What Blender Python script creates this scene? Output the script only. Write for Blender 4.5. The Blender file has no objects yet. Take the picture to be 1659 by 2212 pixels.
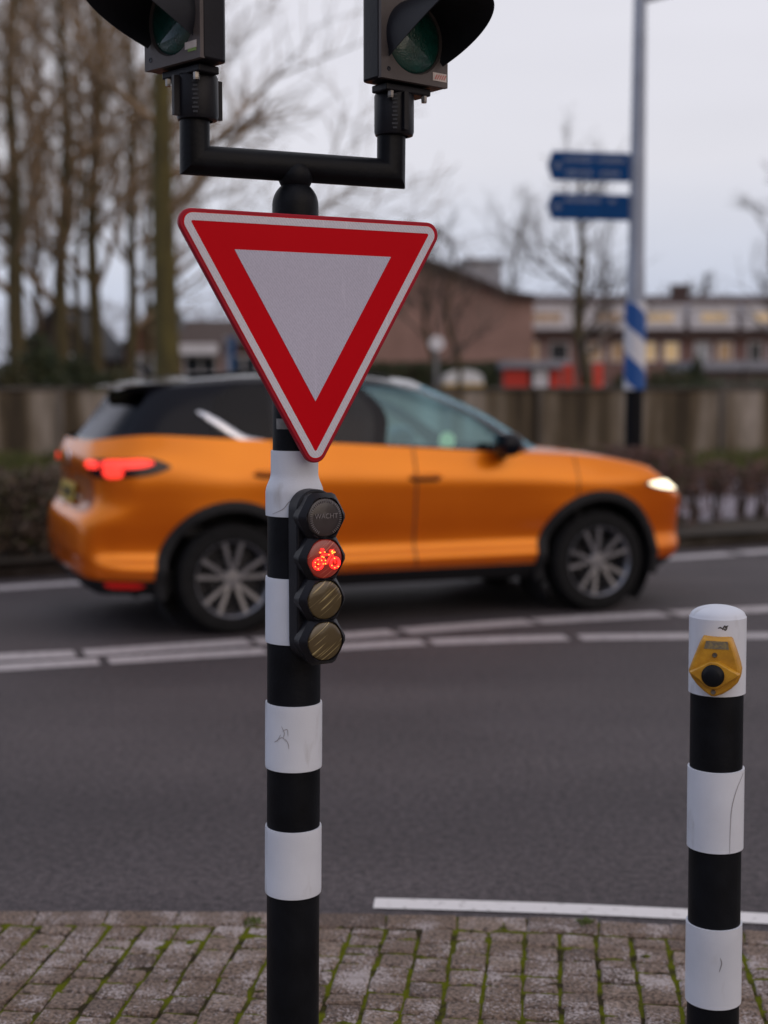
import bpy, bmesh, math, random
from mathutils import Vector, Matrix, noise
R = math.radians
sc = bpy.context.scene
COL = sc.collection
random.seed(7)

# ------------------------------------------------------------------ camera
CAMH = 1.55; FPX = 3000.0; CX, CY = 829.5, 1106.0; HOR = 850.0   # working pixels: photograph at 1659 x 2212
PITCH = math.atan((CY - HOR) / FPX)
cam_d = bpy.data.cameras.new("camera"); cam = bpy.data.objects.new("camera", cam_d); COL.objects.link(cam)
cam.location = (0, 0, CAMH); cam.rotation_euler = (math.pi / 2 - PITCH, 0, 0)
cam_d.sensor_fit = 'VERTICAL'; cam_d.sensor_height = 36; cam_d.lens = FPX / 2212 * 36
cam_d.clip_start = 0.05; cam_d.clip_end = 2000
cam_d.dof.use_dof = True; cam_d.dof.focus_distance = 2.90; cam_d.dof.aperture_fstop = 1.8
cam_d.dof.aperture_blades = 9
sc.camera = cam
sc.view_settings.view_transform = 'Standard'; sc.view_settings.look = 'None'
sc.view_settings.exposure = 0.0; sc.view_settings.gamma = 1.0
sc.render.engine = 'CYCLES'
sc.cycles.use_denoising = True
sc.cycles.max_bounces = 8; sc.cycles.transparent_max_bounces = 12
sc.cycles.sample_clamp_indirect = 4.0

# ------------------------------------------------------------------ world: nearly overcast late-afternoon sky
SUN_EL, SUN_AZ = R(24), R(145)          # azimuth measured from +Y towards +X: behind the camera, to the right
w = bpy.data.worlds.new("World"); sc.world = w; w.use_nodes = True
nt = w.node_tree; nt.nodes.clear()
N = nt.nodes.new; L = nt.links.new
out = N('ShaderNodeOutputWorld'); mixs = N('ShaderNodeMixShader')
b1 = N('ShaderNodeBackground'); b2 = N('ShaderNodeBackground')
sky = N('ShaderNodeTexSky'); sky.sky_type = 'NISHITA'; sky.sun_disc = False
sky.sun_elevation = SUN_EL; sky.sun_rotation = SUN_AZ; sky.air_density = 1.2; sky.dust_density = 2.5
b1.inputs[1].default_value = 0.10
L(sky.outputs[0], b1.inputs[0])
tc = N('ShaderNodeTexCoord'); sx = N('ShaderNodeSeparateXYZ'); L(tc.outputs['Generated'], sx.inputs[0])
ramp = N('ShaderNodeValToRGB'); L(sx.outputs[2], ramp.inputs[0])
cr = ramp.color_ramp; cr.elements[0].position = 0.0; cr.elements[0].color = (.58, .62, .77, 1)
cr.elements[1].position = 1.0; cr.elements[1].color = (.74, .76, .82, 1)
e = cr.elements.new(.07); e.color = (.61, .65, .79, 1)
e = cr.elements.new(.16); e.color = (.79, .775, .84, 1)
e = cr.elements.new(.30); e.color = (.83, .81, .87, 1)
mp = N('ShaderNodeMapping'); mp.inputs['Scale'].default_value = (1.2, 1.2, 4.5); L(tc.outputs['Generated'], mp.inputs[0])
nz = N('ShaderNodeTexNoise'); nz.inputs['Scale'].default_value = 1.7; nz.inputs['Detail'].default_value = 5; L(mp.outputs[0], nz.inputs[0])
mr = N('ShaderNodeMapRange'); mr.inputs[1].default_value = .3; mr.inputs[2].default_value = .7; mr.inputs[3].default_value = .885; mr.inputs[4].default_value = 1.0
L(nz.outputs[0], mr.inputs[0])
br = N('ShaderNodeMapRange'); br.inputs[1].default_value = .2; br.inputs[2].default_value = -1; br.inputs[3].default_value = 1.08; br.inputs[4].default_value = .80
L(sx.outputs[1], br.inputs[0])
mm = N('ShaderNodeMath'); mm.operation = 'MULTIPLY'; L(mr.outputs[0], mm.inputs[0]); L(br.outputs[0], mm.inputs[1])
tz = N('ShaderNodeMapRange'); tz.inputs[1].default_value = .10; tz.inputs[2].default_value = .30; tz.inputs[3].default_value = .14; tz.inputs[4].default_value = 1.0; L(sx.outputs[2], tz.inputs[0])  # added dark band low behind the camera, an unseen treeline dimming reflections
ty = N('ShaderNodeMapRange'); ty.inputs[1].default_value = .15; ty.inputs[2].default_value = -.25; L(sx.outputs[1], ty.inputs[0])
tm_ = N('ShaderNodeMix'); tm_.data_type = 'FLOAT'; L(ty.outputs[0], tm_.inputs[0]); tm_.inputs[2].default_value = 1.0; L(tz.outputs[0], tm_.inputs[3])
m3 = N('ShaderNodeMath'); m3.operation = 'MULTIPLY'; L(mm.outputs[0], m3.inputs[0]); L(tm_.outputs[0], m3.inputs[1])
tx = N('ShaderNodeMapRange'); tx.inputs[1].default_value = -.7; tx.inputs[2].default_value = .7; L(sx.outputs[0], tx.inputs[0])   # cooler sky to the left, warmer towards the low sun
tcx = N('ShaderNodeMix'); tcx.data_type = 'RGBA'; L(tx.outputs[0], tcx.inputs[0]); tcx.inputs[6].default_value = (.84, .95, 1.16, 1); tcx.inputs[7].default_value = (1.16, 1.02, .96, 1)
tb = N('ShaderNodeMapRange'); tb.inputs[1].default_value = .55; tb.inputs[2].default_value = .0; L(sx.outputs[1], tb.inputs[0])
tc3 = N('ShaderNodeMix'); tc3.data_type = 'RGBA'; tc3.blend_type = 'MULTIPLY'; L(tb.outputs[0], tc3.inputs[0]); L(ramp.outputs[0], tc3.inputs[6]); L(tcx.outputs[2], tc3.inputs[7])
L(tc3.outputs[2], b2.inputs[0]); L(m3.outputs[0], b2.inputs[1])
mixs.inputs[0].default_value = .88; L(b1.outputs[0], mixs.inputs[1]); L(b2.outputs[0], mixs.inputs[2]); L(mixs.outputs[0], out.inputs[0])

sd = bpy.data.lights.new("sun", 'SUN'); sd.energy = 0.55; sd.angle = R(65); sd.color = (1, .86, .74)
sun = bpy.data.objects.new("sun", sd); COL.objects.link(sun)
sv = Vector((math.sin(SUN_AZ) * math.cos(SUN_EL), math.cos(SUN_AZ) * math.cos(SUN_EL), math.sin(SUN_EL)))
sun.rotation_euler = (-sv).to_track_quat('-Z', 'Y').to_euler(); sun.location = sv * 30 + Vector((0, 0, 10))

# ------------------------------------------------------------------ where a photograph pixel lies in the place
def ray(u, v):
    xc = (u - CX) / FPX; yc = (CY - v) / FPX
    c, s = math.cos(PITCH), math.sin(PITCH)
    return Vector((xc, c + yc * s, -s + yc * c))
def at(u, v, Y):
    d = ray(u, v); return Vector((0, 0, CAMH)) + d * (Y / d.y)
def gz(u, v, z=0.0):
    d = ray(u, v); return Vector((0, 0, CAMH)) + d * ((z - CAMH) / d.z)
def zat(u, v, Y): return at(u, v, Y).z

# ------------------------------------------------------------------ materials
MATS = {}
def pbr(name, col, rough=.6, metal=0.0, var=.12, scale=6.0, bump=0.0, bscale=60.0, coat=0.0, col2=None, spec=.5,
        emit=None, estr=0.0, stretch=(1, 1, 1), lo=.35, hi=.65, rvar=.0, detail=4, ior=1.45):
    if name in MATS: return MATS[name]
    m = bpy.data.materials.new(name); m.use_nodes = True; MATS[name] = m
    t = m.node_tree; n = t.nodes; l = t.links
    p = n['Principled BSDF']
    p.inputs['Roughness'].default_value = rough; p.inputs['Metallic'].default_value = metal
    p.inputs['Specular IOR Level'].default_value = spec; p.inputs['IOR'].default_value = ior
    if coat: p.inputs['Coat Weight'].default_value = coat; p.inputs['Coat Roughness'].default_value = .06
    c = tuple(col) + (1,)
    tcn = n.new('ShaderNodeTexCoord'); mpn = n.new('ShaderNodeMapping'); mpn.inputs['Scale'].default_value = stretch
    l.new(tcn.outputs['Object'], mpn.inputs[0])
    if col2 is None: col2 = tuple(max(0, x * (1 - 2 * var)) for x in col); 
    nn = n.new('ShaderNodeTexNoise'); nn.inputs['Scale'].default_value = scale; nn.inputs['Detail'].default_value = detail
    l.new(mpn.outputs[0], nn.inputs[0])
    rp = n.new('ShaderNodeValToRGB'); rp.color_ramp.elements[0].position = lo; rp.color_ramp.elements[1].position = hi
    rp.color_ramp.elements[0].color = tuple(col2) + (1,); rp.color_ramp.elements[1].color = c
    l.new(nn.outputs[0], rp.inputs[0]); l.new(rp.outputs[0], p.inputs['Base Color'])
    if rvar:
        mrn = n.new('ShaderNodeMapRange'); mrn.inputs[3].default_value = max(0, rough - rvar); mrn.inputs[4].default_value = min(1, rough + rvar)
        l.new(nn.outputs[0], mrn.inputs[0]); l.new(mrn.outputs[0], p.inputs['Roughness'])
    if bump:
        bn = n.new('ShaderNodeTexNoise'); bn.inputs['Scale'].default_value = bscale; bn.inputs['Detail'].default_value = 3
        l.new(tcn.outputs['Object'], bn.inputs[0])
        bb = n.new('ShaderNodeBump'); bb.inputs['Strength'].default_value = bump; bb.inputs['Distance'].default_value = .01
        l.new(bn.outputs[0], bb.inputs['Height']); l.new(bb.outputs[0], p.inputs['Normal'])
    if emit:
        p.inputs['Emission Color'].default_value = tuple(emit) + (1,); p.inputs['Emission Strength'].default_value = estr
    return m

def leafy(name, cols, rough=.75):
    m = bpy.data.materials.new(name); m.use_nodes = True; MATS[name] = m
    n = m.node_tree.nodes; l = m.node_tree.links; p = n['Principled BSDF']; p.inputs['Roughness'].default_value = rough
    g = n.new('ShaderNodeNewGeometry'); rp = n.new('ShaderNodeValToRGB'); l.new(g.outputs['Random Per Island'], rp.inputs[0])
    el = rp.color_ramp.elements
    el[0].color = cols[0] + (1,); el[1].color = cols[-1] + (1,)
    for i, c in enumerate(cols[1:-1]): e = el.new((i + 1) / (len(cols) - 1)); e.color = c + (1,)
    l.new(rp.outputs[0], p.inputs['Base Color']); return m

# ------------------------------------------------------------------ mesh collecting
class MB:
    def __init__(s): s.v = []; s.f = []; s.m = []
    def add(s, vs, fs, mi=0):
        o = len(s.v); s.v += [Vector(x) for x in vs]
        for f in fs: s.f.append([i + o for i in f]); s.m.append(mi)
    def box(s, c, size, rot=None, mi=0):
        hx, hy, hz = (d / 2 for d in size); c = Vector(c)
        vs = [Vector((x, y, z)) for x in (-hx, hx) for y in (-hy, hy) for z in (-hz, hz)]
        if rot is not None: vs = [rot @ v for v in vs]
        s.add([v + c for v in vs], [(0, 1, 3, 2), (4, 6, 7, 5), (0, 4, 5, 1), (2, 3, 7, 6), (0, 2, 6, 4), (1, 5, 7, 3)], mi)
    def tube(s, pts, rad, n=12, caps=True, mi=0):
        pts = [Vector(p) for p in pts]
        if not hasattr(rad, '__len__'): rad = [rad] * len(pts)
        rings = []; ref = None
        for i, p in enumerate(pts):
            if i == 0: t = pts[1] - p
            elif i == len(pts) - 1: t = p - pts[i - 1]
            else: t = (pts[i + 1] - p).normalized() + (p - pts[i - 1]).normalized()
            t.normalize()
            if ref is None: ref = Vector((0, 0, 1)) if abs(t.z) < .9 else Vector((1, 0, 0))
            a = t.cross(ref)
            if a.length < 1e-4: a = t.orthogonal()
            a.normalize(); b = t.cross(a); ref = a.cross(t)
            rings.append([p + (a * math.cos(k * 2 * math.pi / n) + b * math.sin(k * 2 * math.pi / n)) * rad[i] for k in range(n)])
        vs = [v for r in rings for v in r]; fs = []
        for i in range(len(pts) - 1):
            for k in range(n): fs.append((i * n + k, i * n + (k + 1) % n, (i + 1) * n + (k + 1) % n, (i + 1) * n + k))
        if caps: fs.append(tuple(range(n))); fs.append(tuple(reversed(range((len(pts) - 1) * n, len(pts) * n))))
        s.add(vs, fs, mi)
    def lathe(s, prof, n=40, M=None, mi=0, caps=True):
        vs = []; fs = []
        for (r, z) in prof:
            for k in range(n):
                a = 2 * math.pi * k / n; vs.append(Vector((r * math.cos(a), r * math.sin(a), z)))
        for i in range(len(prof) - 1):
            for k in range(n): fs.append((i * n + k, i * n + (k + 1) % n, (i + 1) * n + (k + 1) % n, (i + 1) * n + k))
        if caps: fs.append(tuple(reversed(range(n)))); fs.append(tuple(range((len(prof) - 1) * n, len(prof) * n)))
        if M is not None: vs = [M @ v for v in vs]
        s.add(vs, fs, mi)
    def prism(s, poly, y0, y1, M=None, mi=0):
        """outline in local x,z; from y0 (front) to y1"""
        n = len(poly); vs = [Vector((x, y0, z)) for x, z in poly] + [Vector((x, y1, z)) for x, z in poly]
        fs = [tuple(range(n)), tuple(reversed(range(n, 2 * n)))] + [(i, i + n, (i + 1) % n + n, (i + 1) % n) for i in range(n)]
        if M is not None: vs = [M @ v for v in vs]
        s.add(vs, fs, mi)
    def build(s, name, mats, parent=None, smooth=35, bevel=0, bseg=2, weld=True):
        me = bpy.data.meshes.new(name); me.from_pydata([tuple(v) for v in s.v], [], s.f)
        for i, mi in enumerate(s.m): me.polygons[i].material_index = mi
        bm = bmesh.new(); bm.from_mesh(me)
        if weld: bmesh.ops.remove_doubles(bm, verts=bm.verts, dist=1e-5); bmesh.ops.recalc_face_normals(bm, faces=bm.faces)
        bm.to_mesh(me); bm.free()
        if not isinstance(mats, (list, tuple)): mats = [mats]
        for m in mats: me.materials.append(m)
        if smooth:
            me.shade_smooth(); me.set_sharp_from_angle(angle=R(smooth))
        o = bpy.data.objects.new(name, me); COL.objects.link(o)
        if parent is not None: o.parent = parent
        if bevel:
            b = o.modifiers.new('bevel', 'BEVEL'); b.width = bevel; b.segments = bseg; b.limit_method = 'ANGLE'; b.angle_limit = R(40)
            b.harden_normals = False
        return o

def thing(name, label, cat, loc=(0, 0, 0), rz=0.0, group=None):
    o = bpy.data.objects.new(name, None); COL.objects.link(o); o.empty_display_size = .2
    o.location = loc; o.rotation_euler = (0, 0, rz); o['label'] = label; o['category'] = cat
    if group: o['group'] = group
    return o
def tag(o, label, cat, group=None):
    o['label'] = label; o['category'] = cat
    if group: o['group'] = group
    return o
def struct(o): o['kind'] = 'structure'; return o
def stuff(o, label=None, cat=None):
    o['kind'] = 'stuff'
    if label: o['label'] = label; o['category'] = cat
    return o
def text_mesh(txt, size, M, mb, depth=.0004, mi=0):
    cu = bpy.data.curves.new('lettering', 'FONT'); cu.body = txt; cu.size = size; cu.align_x = 'CENTER'; cu.align_y = 'CENTER'; cu.extrude = depth
    o = bpy.data.objects.new('lettering', cu); COL.objects.link(o)
    dg = bpy.context.evaluated_depsgraph_get(); dg.update()
    me = bpy.data.meshes.new_from_object(o.evaluated_get(dg))
    mb.add([M @ v.co for v in me.vertices], [tuple(p.vertices) for p in me.polygons], mi)
    bpy.data.objects.remove(o); bpy.data.curves.remove(cu); bpy.data.meshes.remove(me)
def cr_pt(P, t):
    """Catmull-Rom through a list of vectors, t in 0..len-1"""
    n = len(P); i = min(int(t), n - 2); f = t - i
    p1, p2 = P[i], P[i + 1]; p0 = P[i - 1] if i > 0 else p1 * 2 - p2; p3 = P[i + 2] if i + 2 < n else p2 * 2 - p1
    return .5 * ((2 * p1) + (p2 - p0) * f + (2 * p0 - 5 * p1 + 4 * p2 - p3) * f * f + (3 * p1 - p0 - 3 * p2 + p3) * f ** 3)
def curve(pts, k=8):
    P = [Vector(p) for p in pts]
    return [cr_pt(P, i / k) for i in range((len(P) - 1) * k + 1)]
def ribbon(mb, pts, wid, z, k=6, u0=None):
    c = curve(pts, k); vs = []; fs = []
    for i, p in enumerate(c):
        t = (c[min(i + 1, len(c) - 1)] - c[max(i - 1, 0)]); t.z = 0; t.normalize(); nn = Vector((-t.y, t.x, 0))
        for sgn in (-1, 1): q = p + nn * (wid / 2 * sgn); vs.append((q.x, q.y, z))
    for i in range(len(c) - 1): fs.append((2 * i, 2 * i + 1, 2 * i + 3, 2 * i + 2))
    mb.add(vs, fs)

# ================================================================== SETTING
# ---- road
def asphalt():
    m = pbr('asphalt', (.068, .060, .0625), .78, var=.10, scale=.9, bump=.35, bscale=260, spec=.4)
    t = m.node_tree; n = t.nodes; l = t.links; p = n['Principled BSDF']
    src = p.inputs['Base Color'].links[0].from_socket
    tcn = n.new('ShaderNodeTexCoord')
    vz = n.new('ShaderNodeTexNoise'); vz.inputs['Scale'].default_value = 120; vz.inputs['Detail'].default_value = 3; l.new(tcn.outputs['Object'], vz.inputs[0])
    r = n.new('ShaderNodeValToRGB'); r.color_ramp.elements[0].position = .34; r.color_ramp.elements[1].position = .74
    r.color_ramp.elements[0].color = (.62, .62, .62, 1); r.color_ramp.elements[1].color = (1.75, 1.7, 1.68, 1); l.new(vz.outputs[0], r.inputs[0])
    mx = n.new('ShaderNodeMix'); mx.data_type = 'RGBA'; mx.blend_type = 'MULTIPLY'; mx.inputs[0].default_value = 1
    l.new(src, mx.inputs[6]); l.new(r.outputs[0], mx.inputs[7])
    v2 = n.new('ShaderNodeTexNoise'); v2.inputs['Scale'].default_value = 34; v2.inputs['Detail'].default_value = 6; v2.inputs['Roughness'].default_value = .7; l.new(tcn.outputs['Object'], v2.inputs[0])
    r3 = n.new('ShaderNodeValToRGB'); r3.color_ramp.elements[0].position = .36; r3.color_ramp.elements[1].position = .66
    r3.color_ramp.elements[0].color = (.52, .52, .54, 1); r3.color_ramp.elements[1].color = (1.62, 1.55, 1.55, 1); l.new(v2.outputs[0], r3.inputs[0])
    mp3 = n.new('ShaderNodeMapping'); mp3.inputs['Scale'].default_value = (.18, 1.1, 1); l.new(tcn.outputs['Object'], mp3.inputs[0])
    v3 = n.new('ShaderNodeTexNoise'); v3.inputs['Scale'].default_value = 1.0; v3.inputs['Detail'].default_value = 4; l.new(mp3.outputs[0], v3.inputs[0])
    r4 = n.new('ShaderNodeValToRGB'); r4.color_ramp.elements[0].position = .35; r4.color_ramp.elements[1].position = .65
    r4.color_ramp.elements[0].color = (.84, .84, .86, 1); r4.color_ramp.elements[1].color = (1.14, 1.13, 1.12, 1); l.new(v3.outputs[0], r4.inputs[0])
    ma = n.new('ShaderNodeMix'); ma.data_type = 'RGBA'; ma.blend_type = 'MULTIPLY'; ma.inputs[0].default_value = 1; l.new(mx.outputs[2], ma.inputs[6]); l.new(r3.outputs[0], ma.inputs[7])
    mc = n.new('ShaderNodeMix'); mc.data_type = 'RGBA'; mc.blend_type = 'MULTIPLY'; mc.inputs[0].default_value = 1; l.new(ma.outputs[2], mc.inputs[6]); l.new(r4.outputs[0], mc.inputs[7]); mx = mc
    # a few pale grit flecks
    vo = n.new('ShaderNodeTexVoronoi'); vo.inputs['Scale'].default_value = 14; l.new(tcn.outputs['Object'], vo.inputs[0])
    r2 = n.new('ShaderNodeValToRGB'); r2.color_ramp.elements[0].position = .03; r2.color_ramp.elements[1].position = .07
    r2.color_ramp.elements[0].color = (1, 1, 1, 1); r2.color_ramp.elements[1].color = (0, 0, 0, 1); l.new(vo.outputs['Distance'], r2.inputs[0])
    wn = n.new('ShaderNodeMath'); wn.operation = 'GREATER_THAN'; wn.inputs[1].default_value = .62
    sp = n.new('ShaderNodeSeparateColor'); l.new(vo.outputs['Color'], sp.inputs[0]); l.new(sp.outputs[0], wn.inputs[0])
    mu = n.new('ShaderNodeMath'); mu.operation = 'MULTIPLY'; l.new(r2.outputs[0], mu.inputs[0]); l.new(wn.outputs[0], mu.inputs[1])
    mu2 = n.new('ShaderNodeMath'); mu2.operation = 'MULTIPLY'; mu2.inputs[1].default_value = .7; l.new(mu.outputs[0], mu2.inputs[0])
    mx2 = n.new('ShaderNodeMix'); mx2.data_type = 'RGBA'; l.new(mu2.outputs[0], mx2.inputs[0]); l.new(mx.outputs[2], mx2.inputs[6]); mx2.inputs[7].default_value = (.13, .115, .108, 1)
    l.new(mx2.outputs[2], p.inputs['Base Color']); return m
ASPH = asphalt()
mb = MB(); mb.add([(-400, -60, 0), (400, -60, 0), (400, 900, 0), (-400, 900, 0)], [(0, 1, 2, 3)])
struct(mb.build('road', ASPH, smooth=0))

LINE = pbr('road_paint', (.47, .435, .44), .7, scale=24, col2=(.26, .235, .235), lo=.30, hi=.52, bump=.2, bscale=300)
LINE2 = pbr('road_paint_fresh', (.72, .69, .68), .65, scale=40, col2=(.42, .39, .38), lo=.28, hi=.42, bump=.2, bscale=300)
def dashed(pix, wid, gaps, name, z=.004):
    """a painted line through ground points, with short breaks at the given photograph columns"""
    P = curve([gz(u, v, 0) for u, v in pix], 40)
    us = [CX + FPX * p.x / (p.y * math.cos(PITCH) + (CAMH) * math.sin(PITCH)) for p in P]
    mb = MB(); seg = []
    for p, u in zip(P, us):
        if any(abs(u - g) < hw for g, hw in gaps):
            if len(seg) > 2: ribbon(mb, seg, wid, z, 1)
            seg = []
        else: seg.append(p)
    if len(seg) > 2: ribbon(mb, seg, wid, z, 1)
    return struct(mb.build(name, LINE, smooth=0))
dashed([(-500, 1452), (-150, 1431), (0, 1421), (175, 1412), (545, 1387), (777, 1372), (1000, 1354), (1240, 1338), (1445, 1327), (1659, 1316), (1950, 1302)], .225,
       [(-130, 7), (174, 7), (545, 7), (860, 7), (1150, 3), (1445, 8), (1730, 8)], 'lane_marking')
dashed([(-500, 1474), (-150, 1453), (0, 1443), (220, 1429), (560, 1408), (777, 1396), (925, 1388), (1243, 1378), (1659, 1374), (1950, 1376)], .20,
       [(-100, 7), (223, 7), (580, 5), (922, 7), (1240, 7), (1540, 7)], 'lane_marking')
dashed([(-500, 1306), (-200, 1286), (0, 1271), (220, 1257), (600, 1242), (1000, 1224), (1440, 1206), (1659, 1191), (1950, 1172)], .24,
       [(208, 7), (900, 6), (1590, 6)], 'lane_marking')
mb = MB(); ribbon(mb, [gz(u, v) for u, v in ((808, 1953), (1000, 1958), (1240, 1966), (1480, 1977), (1659, 1987), (2000, 2008))], .085, .004)
struct(mb.build('edge_marking', LINE2, smooth=0))

# ---- near pavement of mossy bricks
PZ = .03
kerb_pix = [(-900, 1976), (-400, 1968), (0, 1966), (300, 1967), (590, 1969), (870, 1973), (1250, 1984), (1659, 2010), (2100, 2050)]
KERB = curve([gz(u, v, PZ) for u, v in kerb_pix], 30)
def kerb_y(x):
    for a, b in zip(KERB, KERB[1:]):
        if a.x <= x <= b.x: return a.y + (b.y - a.y) * (x - a.x) / max(1e-6, b.x - a.x)
    return KERB[0].y if x < KERB[0].x else KERB[-1].y
def brick_mat():
    m = bpy.data.materials.new('paving_brick'); m.use_nodes = True
    n = m.node_tree.nodes; l = m.node_tree.links; p = n['Principled BSDF']; p.inputs['Roughness'].default_value = .85
    g = n.new('ShaderNodeNewGeometry'); tcn = n.new('ShaderNodeTexCoord')
    r = n.new('ShaderNodeValToRGB'); l.new(g.outputs['Random Per Island'], r.inputs[0])
    el = r.color_ramp.elements; el[0].color = (.10, .068, .052, 1); el[1].color = (.205, .152, .120, 1)
    e = el.new(.3); e.color = (.165, .119, .094, 1); e = el.new(.7); e.color = (.138, .094, .068, 1)
    nn = n.new('ShaderNodeTexNoise'); nn.inputs['Scale'].default_value = 95; nn.inputs['Detail'].default_value = 4; nn.inputs['Roughness'].default_value = .6; l.new(tcn.outputs['Object'], nn.inputs[0])
    r1 = n.new('ShaderNodeValToRGB'); r1.color_ramp.elements[0].position = .36; r1.color_ramp.elements[1].position = .68
    r1.color_ramp.elements[0].color = (.34, .32, .30, 1); r1.color_ramp.elements[1].color = (1.85, 1.85, 1.85, 1); l.new(nn.outputs[0], r1.inputs[0])
    mx = n.new('ShaderNodeMix'); mx.data_type = 'RGBA'; mx.blend_type = 'MULTIPLY'; mx.inputs[0].default_value = 1
    l.new(r.outputs[0], mx.inputs[6]); l.new(r1.outputs[0], mx.inputs[7])
    # pale lichen in clusters
    n2 = n.new('ShaderNodeTexNoise'); n2.inputs['Scale'].default_value = 130; n2.inputs['Detail'].default_value = 2; l.new(tcn.outputs['Object'], n2.inputs[0])
    n3 = n.new('ShaderNodeTexNoise'); n3.inputs['Scale'].default_value = 9; n3.inputs['Detail'].default_value = 3; l.new(tcn.outputs['Object'], n3.inputs[0])
    ad = n.new('ShaderNodeMath'); ad.operation = 'ADD'; l.new(n2.outputs[0], ad.inputs[0]); l.new(n3.outputs[0], ad.inputs[1])
    r2 = n.new('ShaderNodeValToRGB'); r2.color_ramp.elements[0].position = .52; r2.color_ramp.elements[1].position = .61
    hf = n.new('ShaderNodeMath'); hf.operation = 'MULTIPLY'; hf.inputs[1].default_value = .5; l.new(ad.outputs[0], hf.inputs[0]); l.new(hf.outputs[0], r2.inputs[0])
    mx2 = n.new('ShaderNodeMix'); mx2.data_type = 'RGBA'; l.new(r2.outputs[0], mx2.inputs[0]); l.new(mx.outputs[2], mx2.inputs[6]); mx2.inputs[7].default_value = (.40, .345, .335, 1)
    l.new(mx2.outputs[2], p.inputs['Base Color'])
    bb = n.new('ShaderNodeBump'); bb.inputs['Strength'].default_value = .8; bb.inputs['Distance'].default_value = .006; l.new(nn.outputs[0], bb.inputs['Height']); l.new(bb.outputs[0], p.inputs['Normal'])
    return m
BRICK = brick_mat()
def brick(mb, c, ax, ay, lx, ly, top):
    """one worn brick: top face with a chamfer, slightly tilted"""
    ch = .004 + random.random() * .003; tz = [random.uniform(-.0022, .0022) for _ in range(4)]; sk = [(random.uniform(-.003, .003), random.uniform(-.003, .003)) for _ in range(4)]
    q = [(-1, -1), (1, -1), (1, 1), (-1, 1)]; vs = []
    for k, (i, j) in enumerate(q): vs.append(c + ax * (i * lx / 2) + ay * (j * ly / 2) + Vector((0, 0, -.05)))
    for k, (i, j) in enumerate(q): vs.append(c + ax * (i * lx / 2 + sk[k][0]) + ay * (j * ly / 2 + sk[k][1]) + Vector((0, 0, top - ch + tz[k])))
    for k, (i, j) in enumerate(q): vs.append(c + ax * (i * (lx / 2 - ch) + sk[k][0]) + ay * (j * (ly / 2 - ch) + sk[k][1]) + Vector((0, 0, top + tz[k])))
    fs = [(8, 9, 10, 11)] + [(4 + k, 4 + (k + 1) % 4, 8 + (k + 1) % 4, 8 + k) for k in range(4)] + [(k, (k + 1) % 4, 4 + (k + 1) % 4, 4 + k) for k in range(4)]
    mb.add(vs, fs)
mbp = MB(); BY = R(-6.7)
ax = Vector((math.cos(BY), math.sin(BY), 0)); ay = Vector((-math.sin(BY), math.cos(BY), 0)); PITCHX = .0985; BAND = .115
for ci in range(-44, 46):
    # column axis passes through (ci*pitch along ax); find where it meets the inner edge of the kerb course
    off = ax * (ci * PITCHX)
    t = 3.2
    for _ in range(30):
        pnt = off + ay * t; t += (kerb_y(pnt.x) - BAND - pnt.y) * .8
    t0 = t - random.choice((0, 0, 0, .0)); first = True
    while t0 > 1.6:
        ln = random.choice((.097, .097, .097, .097, .1, .094, .062)) if not first else random.choice((.097, .06, .075, .097))
        first = False
        g = random.uniform(.006, .011)
        c = off + ay * (t0 - ln / 2) + ax * random.uniform(-.002, .002)
        if abs(c.x) < 3.2: brick(mbp, Vector((c.x, c.y, 0)), ax, ay, PITCHX - random.uniform(.007, .013), ln - g, PZ + random.uniform(-.0025, .0025))
        t0 -= ln
struct(mbp.build('pavement', BRICK, smooth=0, weld=False))
mbk = MB(); acc = 0
cum = [0]
for a, b in zip(KERB, KERB[1:]): cum.append(cum[-1] + (b - a).length)
def kp(s):
    for i in range(len(cum) - 1):
        if cum[i] <= s <= cum[i + 1]:
            f = (s - cum[i]) / (cum[i + 1] - cum[i]); return KERB[i].lerp(KERB[i + 1], f), (KERB[i + 1] - KERB[i]).normalized()
    return KERB[-1], (KERB[-1] - KERB[-2]).normalized()
s = .1
while s < cum[-1] - .2:
    p, t = kp(s + .1); nrm = Vector((-t.y, t.x, 0))
    c = p - nrm * (BAND / 2 - .004); brick(mbk, Vector((c.x, c.y, 0)), t, nrm, .2015 + random.uniform(-.001, .001), BAND - .012, PZ + random.uniform(-.002, .003)); s += .205
struct(mbk.build('kerb', BRICK, smooth=0, weld=False))
# joints: a moss and sand bed under the bricks, rough enough to stand up between them
def moss_mat():
    m = pbr('mossy_joint', (.115, .128, .006), .95, scale=13, col2=(.040, .032, .016), lo=.37, hi=.54, spec=.1, bump=.9, bscale=180)
    return m
MOSS = moss_mat()
mbj = MB(); NX, NY = 260, 120; vs = []; fs = []
for j in range(NY + 1):
    for i in range(NX + 1):
        x = -3.2 + 6.4 * i / NX; y0 = 1.5; y1 = kerb_y(x) - .012; y = y0 + (y1 - y0) * j / NY
        vs.append((x, y, PZ - .006 + .008 * noise.noise(Vector((x * 22, y * 22, 0))) + .003 * noise.noise(Vector((x * 90, y * 90, 3)))))
for j in range(NY):
    for i in range(NX): a = j * (NX + 1) + i; fs.append((a, a + 1, a + NX + 2, a + NX + 1))
mbj.add(vs, fs)
stuff(mbj.build('moss', MOSS, smooth=60, weld=False), 'green moss and sand filling the joints between the paving bricks', 'moss')
mb = MB(); mb.box((0, -1.3, PZ / 2 - .004), (60, 5.6, PZ - .012)); struct(mb.build('footpath', BRICK, smooth=0))
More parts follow.
